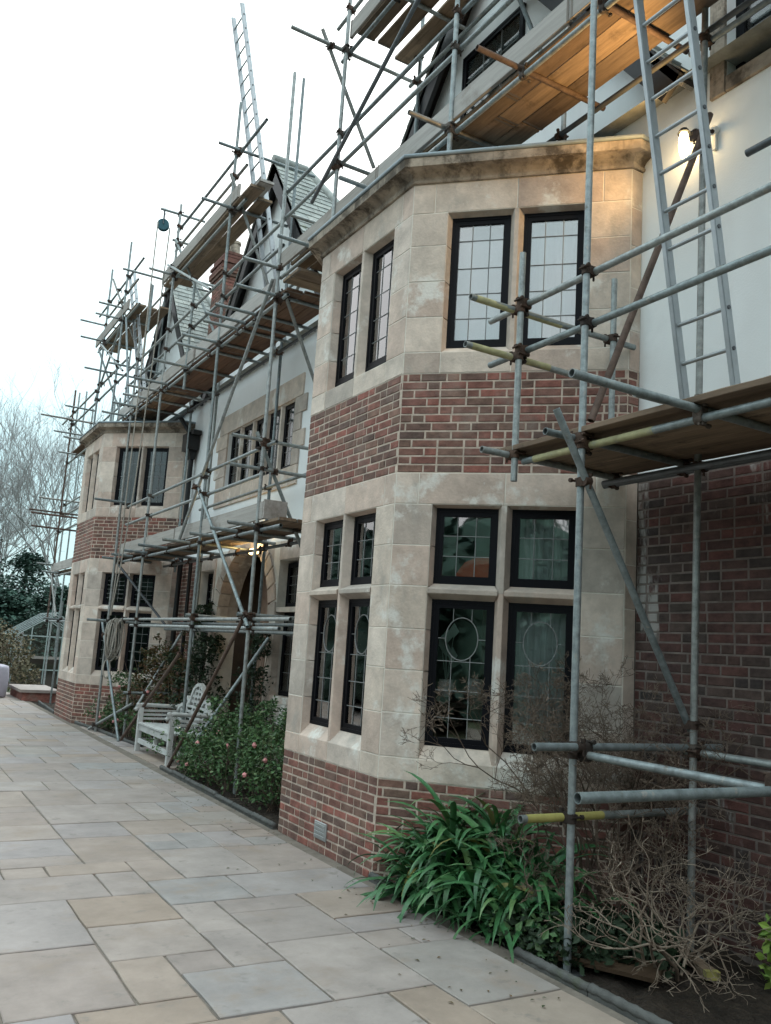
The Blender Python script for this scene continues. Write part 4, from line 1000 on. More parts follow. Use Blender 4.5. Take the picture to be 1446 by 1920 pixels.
# small camera-like fitting beside the wall lamp
m_ = MB(); m_.cyl((WX-.04,4.10,5.86),(WX-.005,4.10,5.86),.035,n=12); m_.cyl((WX-.04,4.10,5.86),(WX-.09,4.07,5.80),.022,n=10); m_.box(WX-.03,WX-.004,4.085,4.115,5.70,5.84)
tag(m_.build('wall_sensor', plain('white_plastic', (.7,.7,.68), .5)), 'small white sensor on the rendered wall right of the lit lamp', 'sensor')

# ================================================================ pulley, rope
gw = thing('pulley', 'teal gin wheel pulley hanging from the scaffold end against the sky', 'pulley', (3.74, 15.5, 9.45))
m_ = MB(); c = Vector((3.72,15.52,9.42)); ax = Vector((.35,.94,0)).normalized()
m_.cyl(c-ax*.03, c+ax*.03, .095, n=20); m_.cyl(c-ax*.045, c-ax*.03, .11, .11, n=20); m_.cyl(c+ax*.03, c+ax*.045, .11, .11, n=20); m_.build('wheel', M['teal'], gw)
m_ = MB(); m_.bar(c+ax*.06, c+ax*.06+Vector((0,0,.26)), .03, .012); m_.bar(c-ax*.06, c-ax*.06+Vector((0,0,.26)), .03, .012); m_.bar(c-ax*.06+Vector((0,0,.25)), c+ax*.06+Vector((0,0,.25)), .03, .02); m_.cyl(c+Vector((0,0,.25)), c+Vector((0,0,.34)), .012)
m_.build('hook', M['steel_dark'], gw)
rp = thing('rope', 'pale rope hanging from the pulley, coiled over the low scaffold tube', 'rope', (3.75, 15.6, 1.2))
m_ = MB(); m_.path([(3.60,15.45,9.42),(3.61,15.5,7.0),(3.63,15.6,5.0),(3.66,15.8,3.2),(3.72,16.2,2.1)], .012, 6); m_.build('strand', M['rope'], rp)
m_ = MB(); m_.path([(3.86,15.56,9.42),(3.83,15.6,7.0),(3.80,15.8,4.5),(3.78,16.1,3.0),(3.76,16.35,2.1)], .012, 6); m_.build('strand', M['rope'], rp)
rr = random.Random(2)
for k in range(9):
    cx, cy = 3.76+rr.uniform(-.10,.12), 15.95+rr.uniform(-.12,.12); hgt = rr.uniform(.50,.82); wd = rr.uniform(.07,.13)
    P_ = []
    for i in range(25):
        t = 2*PI*i/24; P_.append((cx+wd*math.sin(t)*(1+.2*math.sin(3*t+k)), cy+.05*math.sin(t)+.03*math.cos(2*t+k), 2.02-hgt/2+hgt/2*math.cos(t)+.02*math.sin(4*t+k)))
    m_ = MB(); m_.path(P_, .013, 6); m_.build('coil', M['rope'], rp)
m_ = MB(); m_.path([(3.70+.06*math.sin(2*PI*i/20), 15.95+.02*math.cos(2*PI*i/20), 1.15+.16*math.cos(2*PI*i/20)) for i in range(21)], .013, 6); m_.build('coil', M['rope'], rp)
for k in range(3):
    m_ = MB(); z = 1.42+.03*k; m_.path([(3.74+.09*math.cos(2*PI*i/16), 15.95+.07*math.sin(2*PI*i/16), z) for i in range(17)], .013, 6); m_.build('whipping', M['rope'], rp)

# ================================================================ bench
BF, BB, BY0, BY1 = 3.82, 4.36, 12.20, 13.92
bench = thing('bench', 'silvered wooden garden bench with arched back under the scaffold', 'bench', (4.1, 13.05, 0))
def bp(name, *bars):
    m_ = MB()
    for b in bars: m_.bar(*b)
    return m_.build(name, M['teak'], bench)
for y in (BY0+.04, BY1-.04):
    bp('leg', ((BF,y,0),(BF,y,.66),.07,.07,(0,1,0))); bp('leg', ((BB,y,0),(BB+.08,y,.72),.07,.06,(0,1,0)))
    bp('stretcher', ((BF,y,.16),(BB,y,.16),.035,.06))
    # scrolled arm: post, rolling top, horizontal rails
    m_ = MB(); P_ = [(BF-.045+.05*math.cos(t*PI/8),y,.655+.045*math.sin(t*PI/8)) for t in range(8,-1,-1)]
    m_.path([(BB+.05,y,.68),(4.1,y,.69),(BF+.02,y,.70)]+P_[2:7]+[(BF-.09,y,.62)], .03, 8); m_.build('arm', M['teak'], bench)
    for z in (.55,.61,.49): bp('arm_rail', ((BF,y,z),(BB+.04,y,z),.02,.035))
bp('leg', ((BF+.03,13.05,0.16),(BF+.03,13.05,.38),.05,.05,(0,1,0))); bp('leg', ((BF+.3,13.05,0.0),(BF+.3,13.05,.38),.05,.05,(0,1,0)))
bp('front_rail', ((BF,BY0,.36),(BF,BY1,.36),.03,.09)); bp('stretcher', ((BF,BY0,.16),(BF,BY1,.16),.03,.07)); bp('back_rail', ((BB+.02,BY0,.36),(BB+.02,BY1,.36),.03,.08))
for i in range(7): bp('seat_slat', ((BF+.0+i*.078,BY0+.02,.425-.004*i),(BF+.0+i*.078,BY1-.02,.425-.004*i),.066,.022))
bc = (BY0+BY1)/2
def bx_(z): return BB+.03+.12*(z-.42)
m_ = MB()      # outline: scrolls stepping up to the middle arch
def pb(P_): 
    for a, b in zip(P_, P_[1:]): m_.bar((bx_(a[1]),bc+a[0],a[1]), (bx_(b[1]),bc+b[0],b[1]), .05, .06, (1,0,0))
arch = [(-.30,.78)]+[(-.27*math.cos(t*PI/10), .84+.24*math.sin(t*PI/10)) for t in range(11)]+[(.30,.78)]
pb(arch); pb([(-.30,.78),(-.36,.84),(-.46,.86),(-.53,.80),(-.52,.70)]); pb([(.30,.78),(.36,.84),(.46,.86),(.53,.80),(.52,.70)])
pb([(-.52,.72),(-.62,.74),(-.72,.70),(-.80,.62)]); pb([(.52,.72),(.62,.74),(.72,.70),(.80,.62)])
m_.build('back_frame', M['teak'], bench)
for z, hw in ((.50,.82),(.58,.80),(.66,.72),(.74,.50),(.82,.29),(.90,.28),(.98,.22)): bp('back_slat', ((bx_(z),bc-hw,z),(bx_(z),bc+hw,z),.022,.038))
for y, zt in ((0,1.06),(-.14,1.02),(.14,1.02),(-.42,.84),(.42,.84),(-.66,.70),(.66,.70)): bp('back_upright', ((bx_(.4),bc+y,.40),(bx_(zt),bc+y,zt),.02,.04,(0,1,0)))

# ================================================================ edging of the beds, loose timber, step
M['terracotta'] = M['edging']
def edging(label, P0, P1, group='grey rope edging along the beds'):
    P0 = Vector((*P0,0)); P1 = Vector((*P1,0)); d = (P1-P0); L = d.length; d.normalize(); nv = Vector((-d.y,d.x,0))
    t = thing('bed_edging', label, 'edging', P0, group); n = max(1, round(L/.6)); rr = random.Random(int(L*100))
    for i in range(n):
        a = P0+d*(L*i/n+.004); b = P0+d*(L*(i+1)/n-.004); m_ = MB(); jz = rr.uniform(-.008,.008)
        c = (a+b)/2; m_.obox(c+Vector((0,0,-.045+jz)), d, nv, Vector((0,0,1)), (b-a).length/2, .02, .07)
        # twisted roll along the top
        K = 22; rings = []; rr_ = .027
        for k in range(K+1):
            p = a+(b-a)*k/K+Vector((0,0,.028+jz))
            rings.append([p+(nv*math.cos(2*PI*q/10)+Vector((0,0,1))*math.sin(2*PI*q/10))*(rr_*(1+.10*math.cos(3*(2*PI*q/10)-k*1.7))) for q in range(10)])
        V = [q for rg in rings for q in rg]
        m_.add(V, [(j*10+q, j*10+(q+1)%10, (j+1)*10+(q+1)%10, (j+1)*10+q) for j in range(K) for q in range(10)]+[tuple(reversed(range(10))), tuple(range(K*10,K*10+10))], True)
        m_.build('edging_piece', M['edging'], t)
edging('rope edging at the near corner under the strap leaved clump', (3.615,1.2), (3.615,4.35))
edging('rope edging beside the rose bushes in front of the bench', (3.63,8.05), (3.66,12.0))
edging('rope edging from the bench to the second bay', (3.97,14.42), (3.70,18.0))
edging('short rope edging across the bed beside the far bench leg', (3.97,14.40), (4.5,14.40))
edging('rope edging beyond the second bay at the far left', (3.66,20.1), (3.80,23.0))
edging('short edging stub at the front corner of the near bay', (3.62,5.72), (3.62,6.14))
m_ = MB(); m_.obox((4.58,3.86,.02), Vector((-.42,-.9,.02)).normalized(), Vector((.9,-.42,0)).normalized(), Vector((0,0,1)), .28, .04, .022)
o = tag(m_.build('timber_offcut', M['board']), 'timber offcut with a yellow end lying in the near bed', 'timber')
m_ = MB(); dv = Vector((-.42,-.9,.02)).normalized(); m_.obox(Vector((4.58,3.86,.02))+dv*.262, dv, Vector((.9,-.42,0)).normalized(), Vector((0,0,1)), .022, .0415, .0235); m_.build('painted_end', M['yellow_bright'], o)
m_ = MB(); m_.obox((3.98,3.95,.05), Vector((.5,-.86,0)).normalized(), Vector((.86,.5,.12)).normalized(), Vector((-.1,0,1)).normalized(), .30, .11, .012)
tag(m_.build('roof_tile', M['oak']), 'brown board scrap lying by the foot of the near scaffold pole', 'board')
st_ = thing('stone_step', 'low stone step with brick side at the far end of the patio', 'step', (3.7,24.5,0))
m_ = MB(); m_.box(3.40,4.35,23.4,25.6,.20,.27); m_.build('step_slab', M['slab'], st_)
m_ = MB(); m_.box(3.46,4.30,23.46,25.5,-.1,.197); m_.build('step_riser', M['brick'], st_)
tb = MB(); tb.tube((3.56,3.42,3.295),(4.30,3.40,3.295)); tag(tb.build('loose_tube', M['steel'], recalc=False), 'short loose steel tube lying on the near scaffold deck', 'tube')

# ================================================================ behind the glass: lampshade, ornaments
FN, _ = bay_faces(YN1)['near']
ls = thing('table_lamp', 'orange lampshade seen through the lower near window of the first bay', 'lamp', FN.p(.66,.75,1.6))
m_ = MB(); c = FN.p(.70,.70,2.36); 
for (r0,z0),(r1,z1) in zip([(.30,.0),(.27,.12),(.20,.22)],[(.27,.12),(.20,.22),(.10,.27)]): m_.cyl(c+Vector((0,0,z0)), c+Vector((0,0,z1)), r0, r1, n=20, caps=False)
m_.build('lamp_shade', plain('orange_shade', (.32,.055,.018), .8, emit=(1.0,.13,.02), estr=.03), ls)
m_ = MB(); m_.cyl(c+Vector((0,0,-.9)), c+Vector((0,0,.1)), .02); m_.cyl(c+Vector((0,0,-.95)), c+Vector((0,0,-.9)), .12, .08, n=14); m_.build('lamp_stem', M['oak'], ls)
white = plain('white_china', (.6,.62,.6), .3)
for k, (u, z) in enumerate(((.46,1.42),(.70,1.44))):
    q = FN.p(u,.30,z); v = thing('planter', ('white china pot with a leafy sprig on the window ledge of the near bay', 'white china bowl beside the potted sprig in the near bay window')[k], 'pot', q)
    m_ = MB()
    for (r0,z0),(r1,z1) in zip([(.04,0),(.065,.04),(.07,.09),(.055,.13)],[(.065,.04),(.07,.09),(.055,.13),(.06,.14)]): m_.cyl(q+Vector((0,0,z0)), q+Vector((0,0,z1)), r0, r1, n=14, caps=False)
    m_.build('bowl', white, v)
    if k == 0:
        for j in range(5):
            m_ = MB(); a = j*1.3; e = Vector((math.cos(a)*.05, math.sin(a)*.05, .2+.05*j)); m_.path([q+Vector((0,0,.1)), q+e*.5+Vector((0,0,.1)), q+e+Vector((0,0,.1))], .004, 4)
            m_.add([q+e+Vector((0,0,.08)), q+e+Vector((.04,-.02,.14)), q+e+Vector((0,0,.21)), q+e+Vector((-.04,.02,.14))], [(0,1,2,3)]); m_.build('sprig', plain('pale_leaf', (.35,.5,.42), .6), v)
m_ = MB(); q = FN.p(.62,.36,1.36); m_.obox(q, FN.u, FN.inn, Vector((0,0,1)), .5, .14, .02); m_.build('window_ledge', M['oak'], bay1)

# ================================================================ plants
def leaf_mass(name, mat, parent, n, sampler, size, r, flat=.6):
    m_ = MB(); V = []; F_ = []
    for i in range(n):
        p, nrm = sampler(r); s = size*(.5+1.2*r.random()**1.6)
        d = Vector((r.gauss(0,1), r.gauss(0,1), r.gauss(0,flat))).normalized()
        up = (nrm+Vector((r.gauss(0,.5),r.gauss(0,.5),r.gauss(0,.5)))).normalized(); x = d.cross(up)
        if x.length < .05: continue
        x.normalize(); k = len(V); fold = up*(.12*s)
        V += [p, p+d*s*.5+x*s*.3+fold, p+d*s, p+d*s*.5-x*s*.3+fold]; F_.append((k,k+1,k+2)); F_.append((k,k+2,k+3))
    m_.add(V, F_)
    return m_.build(name, mat, parent, recalc=False)
def blob_sampler(c, rad, shell=.55, squash=(1,1,1), clumps=None):
    def f(r):
        if clumps: c2, r2 = r.choice(clumps)
        else: c2, r2 = Vector(c), rad
        while True:
            v = Vector((r.uniform(-1,1), r.uniform(-1,1), r.uniform(-1,1)))
            if .05 < v.length <= 1: break
        v = v.normalized()*(shell+(1-shell)*v.length)
        q = c2+Vector((v.x*r2*squash[0], v.y*r2*squash[1], v.z*r2*squash[2]))
        if q.z < .02: q.z = .02+r.uniform(0,.05)
        return q, v
    return f
def grow(m_, p, d, L, rad, depth, r, spread=.5, up=.1, seg=3, ratio=.72, kids=(2,3), nside=5, tips=None, droop=0, wig=.12, minr=.0012):
    """recursive bare branch"""
    pts = [p]; q = p; dd = d
    for i in range(seg):
        dd = (dd+Vector((r.gauss(0,wig),r.gauss(0,wig),r.gauss(0,wig*.9)+up*.3-droop*.2))).normalized(); q = q+dd*(L/seg); pts.append(q)
    m_.path(pts, rad, nside, True, r1=rad*.62)
    if depth == 0:
        if tips is not None: tips.append((q, dd))
        return
    for k in range(r.randint(*kids)):
        nd = (dd+Vector((r.gauss(0,spread),r.gauss(0,spread),r.gauss(0,spread*.7)+up))).normalized()
        b = pts[-1] if k < 2 else pts[r.randint(1, seg-1)]
        grow(m_, b, nd, L*ratio*r.uniform(.75,1.2), max(rad*.66, minr), depth-1, r, spread, up, seg, ratio, kids, max(3, nside-1), tips, droop, wig, minr)

# strap-leaved clump at the corner of the near bay
rl = random.Random(31)
clump = thing('strap_leaf_plant', 'dense clump of glossy dark green strap leaves at the foot of the near bay', 'plant', (3.95, 5.1, 0))
def strap(L, w_, bend, var):
    m_ = MB(); n = 9; V = []; y = z = 0.0; ang = 0.0
    for i in range(n+1):
        t = i/n
        ww = max(.0015, w_*(.62+.75*t-1.37*t**3.2)); k = .22*ww; tw = .25*math.sin(3*t+var)*ww
        V += [(-ww/2,y,z+k+tw),(0,y,z),(ww/2,y,z+k-tw)]
        ang -= bend*(.35+1.3*t)/n; y += L/n*math.cos(ang); z += L/n*math.sin(ang)
    m_.add(V, [(i*3+j,i*3+j+1,i*3+j+4,i*3+j+3) for i in range(n) for j in range(2)], True)
    return m_.mesh('leaf', M['leaf'], recalc=False)
straps = [strap(.78*s, .058*s2, b, v) for v, (s, s2, b) in enumerate(((1,1,1.5),(.95,1.1,2.0),(1.1,.95,1.2),(.9,1.05,2.4),(1.0,1.15,1.7),(.75,.9,1.3),(.85,1.1,2.2),(.6,.8,.8)))]
straps_old = []
for me in straps[:2]:
    c_ = me.copy(); c_.materials.clear(); c_.materials.append(M['leaf_old']); straps_old.append(c_)
crowns = [(3.78,5.66,.10),(3.86,5.56,.22),(3.95,5.30,.30),(3.76,5.35,.14),(4.05,5.05,.32),(3.78,5.02,.12),(3.98,4.75,.18),(3.82,4.62,.08),(4.15,5.25,.38),(3.94,5.52,.36),(4.2,4.85,.24),(3.76,5.50,.06)]
nl = 0
for ci, c in enumerate(crowns):
    for k in range(24):
        az = 2*PI*k/24*2.618+rl.uniform(-.4,.4); el = .45+.95*rl.random()
        me = rl.choice(straps_old) if rl.random() < .035 else rl.choice(straps)
        s = rl.uniform(.62,.95)
        o = link('leaf', me, clump, (c[0]+rl.uniform(-.04,.04), c[1]+rl.uniform(-.04,.04), c[2]), (el, rl.uniform(-.25,.25), az)); o.scale = (s,s,s); nl += 1
# shorter leaves packed inside the clump
m_ = MB()
for k in range(420):
    c = rl.choice(crowns); me = rl.choice(straps); sc_ = rl.uniform(.55,.95)
    R_ = Matrix.Translation((c[0]+rl.gauss(0,.10), c[1]+rl.gauss(0,.14), max(0, c[2]-rl.uniform(0,.18)))) @ Matrix.Rotation(rl.uniform(0,2*PI),4,'Z') @ Matrix.Rotation(rl.uniform(.2,1.2),4,'X') @ Matrix.Scale(sc_,4)
    m_.add([R_ @ v.co for v in me.vertices], [tuple(p.vertices) for p in me.polygons], True)
m_.build('inner_leaves', M['leaf'], clump, recalc=False, kind='stuff')
# dead hydrangea heads: bare pale stems in the near bed
def bare_shrub(name, label, base, r, stems, L, depth, spread, lean=(0,0,0), mat='twig', rad=.009, group=None, up=.15, ratio=.66, kids=(2,3), droop=0, rb=.12, tipn=True, out=.5, wig=.12, minr=.0012, tipr=.0018):
    t = thing(name, label, 'shrub', base, group); tips = []
    m_ = MB()
    for k in range(stems):
        a = 2*PI*k/stems+r.uniform(-.4,.4); d = Vector((math.cos(a)*out+lean[0], math.sin(a)*out+lean[1], 1+lean[2])).normalized()
        grow(m_, Vector(base)+Vector((math.cos(a)*rb*r.random(), math.sin(a)*rb*r.random(), 0)), d, L*r.uniform(.7,1.15), rad*r.uniform(.7,1.2), depth, r, spread, up, 3, ratio, kids, 6, tips, droop, wig, minr)
    m_.build('branches', M[mat], t, recalc=False)
    if tipn:
        m2 = MB()
        for (q, d) in tips:
            for j in range(r.randint(1,3)):
                e = (d+Vector((r.gauss(0,.7),r.gauss(0,.7),r.gauss(0,.6)))).normalized(); m2.path([q, q+e*r.uniform(.02,.06)], tipr, 3)
        m2.build('twig_tips', M[mat], t, recalc=False, kind='stuff')
    return t
bare_shrub('bare_hydrangea', 'bare pale hydrangea stems in the near bed below the yellow tube', (4.26,3.76,0), random.Random(14), 7, .30, 4, .62, (.02,.0,0), 'twig', .012, up=.10, out=.8, wig=.24, ratio=.76, minr=.0022, tipr=.0022)
bare_shrub('bare_hydrangea', 'smaller bare shrub against the dark brick wall in the near bed', (4.60,3.92,0), random.Random(18), 5, .30, 4, .62, (.05,-.1,0), 'twig', .010, up=.10, out=.8, wig=.24, ratio=.76, minr=.002, tipr=.002)
bare_shrub('tangled_shrub', 'tangled brown leafless shrub growing up in front of the near bay window', (4.56,4.74,.0), random.Random(5), 14, .78, 6, .56, (.04,-.10,.6), 'stem', .010, ratio=.60, kids=(2,3), droop=.18, wig=.2, minr=.0016)
bare_shrub('tangled_shrub', 'second leafless tangle of thin stems behind the low scaffold tubes', (4.68,4.52,0), random.Random(6), 12, .80, 6, .62, (.0,-.05,.5), 'stem', .009, ratio=.60, kids=(2,3), droop=.18, wig=.2, minr=.0016)
# low greenery under the clump and in the near bed
rg = random.Random(41)
t = thing('ground_ivy', 'low dark green leafy ground plant beside the near scaffold pole foot', 'plant', (3.85,4.35,0))
leaf_mass('foliage', M['dark_leaf'], t, 1100, blob_sampler((3.86,4.42,.08),.34,.3,(.75,1.5,.45)), .05, rg)
leaf_mass('foliage', M['rose_leaf'], t, 350, blob_sampler((3.80,4.42,.10),.30,.3,(.7,1.3,.5)), .05, rg)
t = thing('ground_plant', 'dark leafy plants under the bare hydrangea in the near bed', 'plant', (4.2,4.0,0))
leaf_mass('foliage', M['dark_leaf'], t, 1600, blob_sampler((4.25,4.15,.05),.40,.2,(1.0,1.1,.5)), .06, rg)
t = thing('lime_shrub', 'bright yellow green leafy shoot at the lower right edge', 'plant', (4.78,3.42,0))
leaf_mass('foliage', M['lime_leaf'], t, 420, blob_sampler(None,0,.2,clumps=[(Vector((4.74,3.36,.10)),.10),(Vector((4.76,3.36,.28)),.11),(Vector((4.80,3.40,.02)),.10)]), .05, rg, .8)
m_ = MB(); m_.path([(4.78,3.4,-.03),(4.77,3.38,.2),(4.75,3.36,.34)], .008, 5); m_.build('stem', M['stem'], t)

# rose bushes
def rose(label, clumps, n, seed, leaf='rose_leaf', size=.045, blooms=4, stems=6, group='roses in the beds', name='rose_bush'):
    r = random.Random(seed); c0 = clumps[0][0]; base = Vector((c0.x, c0.y, 0)); t = thing(name, label, 'shrub', base, group)
    shoots = []
    for (c, rad) in clumps:
        for k in range(9): shoots.append((c+Vector((r.gauss(0,.75)*rad, r.gauss(0,.75)*rad, abs(r.gauss(.75,.35))*rad)), rad*r.uniform(.16,.34)))
    leaf_mass('foliage', M[leaf], t, int(n*.62), blob_sampler(None,0,.15,(1,1,1),clumps), size, r)
    leaf_mass('shoots', M[leaf], t, int(n*.5), blob_sampler(None,0,.1,(1,1,1.3),shoots), size*.9, r)['kind'] = 'stuff'
    m_ = MB()
    for (c, rad) in clumps:
        for k in range(stems):
            e = c+Vector((r.gauss(0,.75)*rad, r.gauss(0,.75)*rad, r.gauss(.5,.6)*rad)); b = Vector((c.x+r.gauss(0,.1), c.y+r.gauss(0,.1), -.03))
            m_.path([b, (b+e)/2+Vector((r.gauss(0,.05),r.gauss(0,.05),.05)), e], .006, 4, r1=.002)
    m_.build('stems', M['stem'], t, recalc=False)
    for k in range(blooms):
        c, rad = r.choice(clumps); v = Vector((-abs(r.gauss(.7,.3)), -abs(r.gauss(.5,.4)), r.uniform(-.3,.8))).normalized(); q = c+v*rad*1.0; m2 = MB()
        bm_ = bmesh.new(); bmesh.ops.create_icosphere(bm_, subdivisions=2, radius=1)
        P_ = [q+V_.co*(.026*(1+.22*math.sin(9*V_.co.x+k)*math.cos(8*V_.co.y))) for V_ in bm_.verts]; m2.add(P_, [tuple(v_.index for v_ in f_.verts) for f_ in bm_.faces]); bm_.free()
        m2.build('rose', M['pink'], t, recalc=False)
V3 = Vector
rose('leafy green rose bush with pink flowers nearest the bay plinth', [(V3((4.05,8.9,.40)),.34),(V3((4.15,9.3,.55)),.38),(V3((4.0,9.2,.25)),.34),(V3((4.4,9.6,.75)),.32),(V3((4.3,9.1,.85)),.22)], 5200, 1, blooms=3)
rose('rose bush with pink flowers at the edging in front of the bench end', [(V3((3.95,10.0,.35)),.36),(V3((3.92,10.6,.30)),.34),(V3((4.1,10.3,.6)),.32),(V3((3.86,11.1,.22)),.26),(V3((4.35,10.6,.55)),.32)], 5200, 2, blooms=4)
rose('low rose foliage at the bench corner with a pink bloom', [(V3((3.95,11.55,.22)),.24),(V3((4.25,11.7,.42)),.28),(V3((4.3,11.6,.5)),.20)], 1500, 3, blooms=2)
rose('autumn rose beside the second bay', [(V3((4.55,15.9,1.1)),.34),(V3((4.5,15.5,1.35)),.30),(V3((4.6,15.2,.8)),.36),(V3((4.3,16.0,.7)),.30),(V3((4.7,14.9,1.2)),.28)], 3000, 4, 'autumn_leaf', .06, 1)
rose('low green rose under the second bay window', [(V3((4.2,16.7,.25)),.28),(V3((4.25,16.2,.35)),.28),(V3((4.3,15.5,.25)),.30),(V3((4.1,17.1,.15)),.22),(V3((4.3,16.6,.85)),.22)], 2600, 5, 'rose_leaf', .055, 4)
rose('dark climber on the left side of the porch arch', [(V3((4.8,14.2,.6)),.36),(V3((4.85,14.2,1.1)),.32),(V3((4.85,14.1,1.6)),.26),(V3((4.8,13.8,.4)),.36),(V3((4.85,14.35,2.1)),.2)], 3600, 6, 'dark_leaf', .06, 0, name='climber', group='climbers at the porch')
rose('climber on the right side of the porch arch behind the scaffold pole', [(V3((4.85,11.75,.7)),.28),(V3((4.88,11.8,1.2)),.2),(V3((4.88,11.78,1.7)),.16),(V3((4.7,11.3,.5)),.36)], 2000, 7, 'dark_leaf', .05, 0, name='climber', group='climbers at the porch')

# ================================================================ far left: garden, greenhouse, trees
rg = random.Random(77)
gh = thing('greenhouse', 'small pale framed greenhouse beyond the far end of the house', 'greenhouse', (4.9,32,0))
m_ = MB(); X0, X1, Y0, Y1 = 4.15, 6.6, 31, 34.5
def ghb(*b): m_.bar(*b)
for x in (X0, X1):
    for i in range(6): y = Y0+(Y1-Y0)*i/5; ghb((x,y,0),(x,y,1.55),.04,.04,(0,1,0))
    ghb((x,Y0,1.55),(x,Y1,1.55),.05,.05); ghb((x,Y0,.45),(x,Y1,.45),.04,.04)
XM = (X0+X1)/2
for i in range(6):
    y = Y0+(Y1-Y0)*i/5; ghb((X0,y,1.55),(XM,y,2.35),.035,.035); ghb((X1,y,1.55),(XM,y,2.35),.035,.035)
for k in range(6):
    x = X0+(X1-X0)*k/5; zt = 1.55+.8*(1-abs(x-XM)/(XM-X0)); ghb((x,Y0,0),(x,Y0,zt),.035,.035,(0,1,0))
ghb((XM,Y0,2.35),(XM,Y1,2.35),.05,.05); ghb((X0,Y0,1.55),(X1,Y0,1.55),.04,.04); ghb((X0,Y0,.45),(X1,Y0,.45),.04,.04)
m_.build('frame', plain('greenhouse_frame', (.35,.42,.42), .5, .3), gh)
def quad(name, *P):
    q = MB(); q.add(P, [(0,1,2,3)]); q.build(name, M['glass'], gh, recalc=False)
for i in range(5):
    y0, y1 = Y0+(Y1-Y0)*i/5, Y0+(Y1-Y0)*(i+1)/5
    quad('pane', (X0,y0,.45),(X0,y1,.45),(X0,y1,1.55),(X0,y0,1.55)); quad('pane', (X0,y0,1.55),(X0,y1,1.55),(XM,y1,2.35),(XM,y0,2.35))
for k in range(5):
    x0, x1 = X0+(X1-X0)*k/5, X0+(X1-X0)*(k+1)/5; f = lambda x: 1.55+.8*(1-abs(x-XM)/(XM-X0))
    quad('pane', (x0,Y0,.45),(x1,Y0,.45),(x1,Y0,f(x1)),(x0,Y0,f(x0)))
m_ = MB(); m_.box(X0+.1,X1-.1,Y0+.1,Y1-.1,-.1,.8); m_.build('staging', M['inside'], gh)
cv = thing('covered_table', 'garden table under a pale lilac fabric cover at the far left edge', 'table', (2.9,24.6,0))
m_ = MB(); V = []; K = 28
for (s, z) in ((1.0,.78),(1.02,.74),(1.04,.5),(1.0,.1),(.98,.04)):
    for k in range(K):
        a = 2*PI*k/K; sx = abs(math.cos(a))**.45*math.copysign(1,math.cos(a)); sy = abs(math.sin(a))**.45*math.copysign(1,math.sin(a))
        wv = 1+(.04*math.sin(7*a)+.03*math.sin(11*a+1))*(1 if z < .7 else 0); V.append((2.62+.60*s*sx*wv, 25.0+.95*s*sy*wv, z+.03*math.sin(3*a)*(1 if z<.7 else 0)))
m_.add(V, [(j*K+k, j*K+(k+1)%K, (j+1)*K+(k+1)%K, (j+1)*K+k) for j in range(4) for k in range(K)]+[tuple(range(K))], True)
m_.build('cover', surf('lilac_cover', [(.42,.40,.47)], .8, rand=False, amount=.1), cv)
m_ = MB(); m_.box(2.1,2.16,24.2,24.26,0,.1); m_.box(3.06,3.12,24.2,24.26,0,.1); m_.box(3.06,3.12,25.7,25.76,0,.1); m_.box(2.1,2.16,25.7,25.76,0,.1); m_.build('feet', M['iron'], cv)
hg = thing('hedge', 'dry brown hedge and shrubs in front of the greenhouse', 'hedge', (3.4,29,0))
leaf_mass('foliage', M['hedge'], hg, 5200, blob_sampler(None,0,.3,(1,1,1),[(V3((x_,y_,z_)),rd) for x_, y_, z_, rd in ((3.0,28.6,.6,.8),(3.6,28.9,.9,.75),(2.4,29.2,.8,.9),(3.9,29.6,1.0,.7),(1.8,30,.9,1.0),(3.3,30,1.4,.7),(4.1,28.3,.3,.5),(1.0,31,1.0,1.1))]), .10, rg)
m_ = MB()
for k in range(30): 
    x_ = rg.uniform(1.2,4.2); y_ = rg.uniform(28.4,30.2); m_.path([(x_,y_,-.1),(x_+rg.gauss(0,.1),y_,.6),(x_+rg.gauss(0,.2),y_,1.3)], .012, 4)
m_.build('stems', M['stem'], hg, recalc=False)
def conifer(label, x, y, h, w_, seed, n=5200):
    r = random.Random(seed); t = thing('conifer', label, 'tree', (x,y,0), 'evergreens beyond the garden')
    m_ = MB(); m_.cyl((x,y,-.2),(x,y,h*.95),.18,.03,n=8); m_.build('trunk', M['bark'], t)
    br = []
    for k in range(70):
        z = h*(.08+.88*r.random()); a = r.uniform(0,2*PI); L = w_*(1-z/h)**.7*r.uniform(.55,1.1)+.3; br.append((Vector((x,y,z)), a, L))
    m2 = MB()
    for (p, a, L) in br: m2.path([p, p+Vector((math.cos(a)*L*.6,math.sin(a)*L*.6,.02*L)), p+Vector((math.cos(a)*L,math.sin(a)*L,-.15*L))], .03, 4, r1=.008)
    m2.build('limbs', M['bark'], t, recalc=False)
    def smp(r_):
        p, a, L = r_.choice(br); f = r_.uniform(.15,1.05)**.7; sp = .16*L+.12
        q = p+Vector((math.cos(a)*L*f, math.sin(a)*L*f, -.12*L*f*f))+Vector((r_.gauss(0,sp),r_.gauss(0,sp),r_.gauss(0,sp*.6)))
        return q, Vector((0,0,1))
    leaf_mass('crown', M['conifer'], t, int(n*1.7), smp, .17, r, .35)
conifer('dark spreading conifer at the left edge', 3.0, 44, 7.2, 3.4, 1, 7000)
conifer('dark conifer between the left edge and the scaffold poles', 6.4, 47, 5.6, 3.2, 2, 6500)
conifer('lower conifer behind the greenhouse', 7.2, 42, 3.9, 2.6, 3, 5000)
conifer('small blue green conifer in front of the others', 4.6, 38, 3.2, 2.2, 4, 4500)
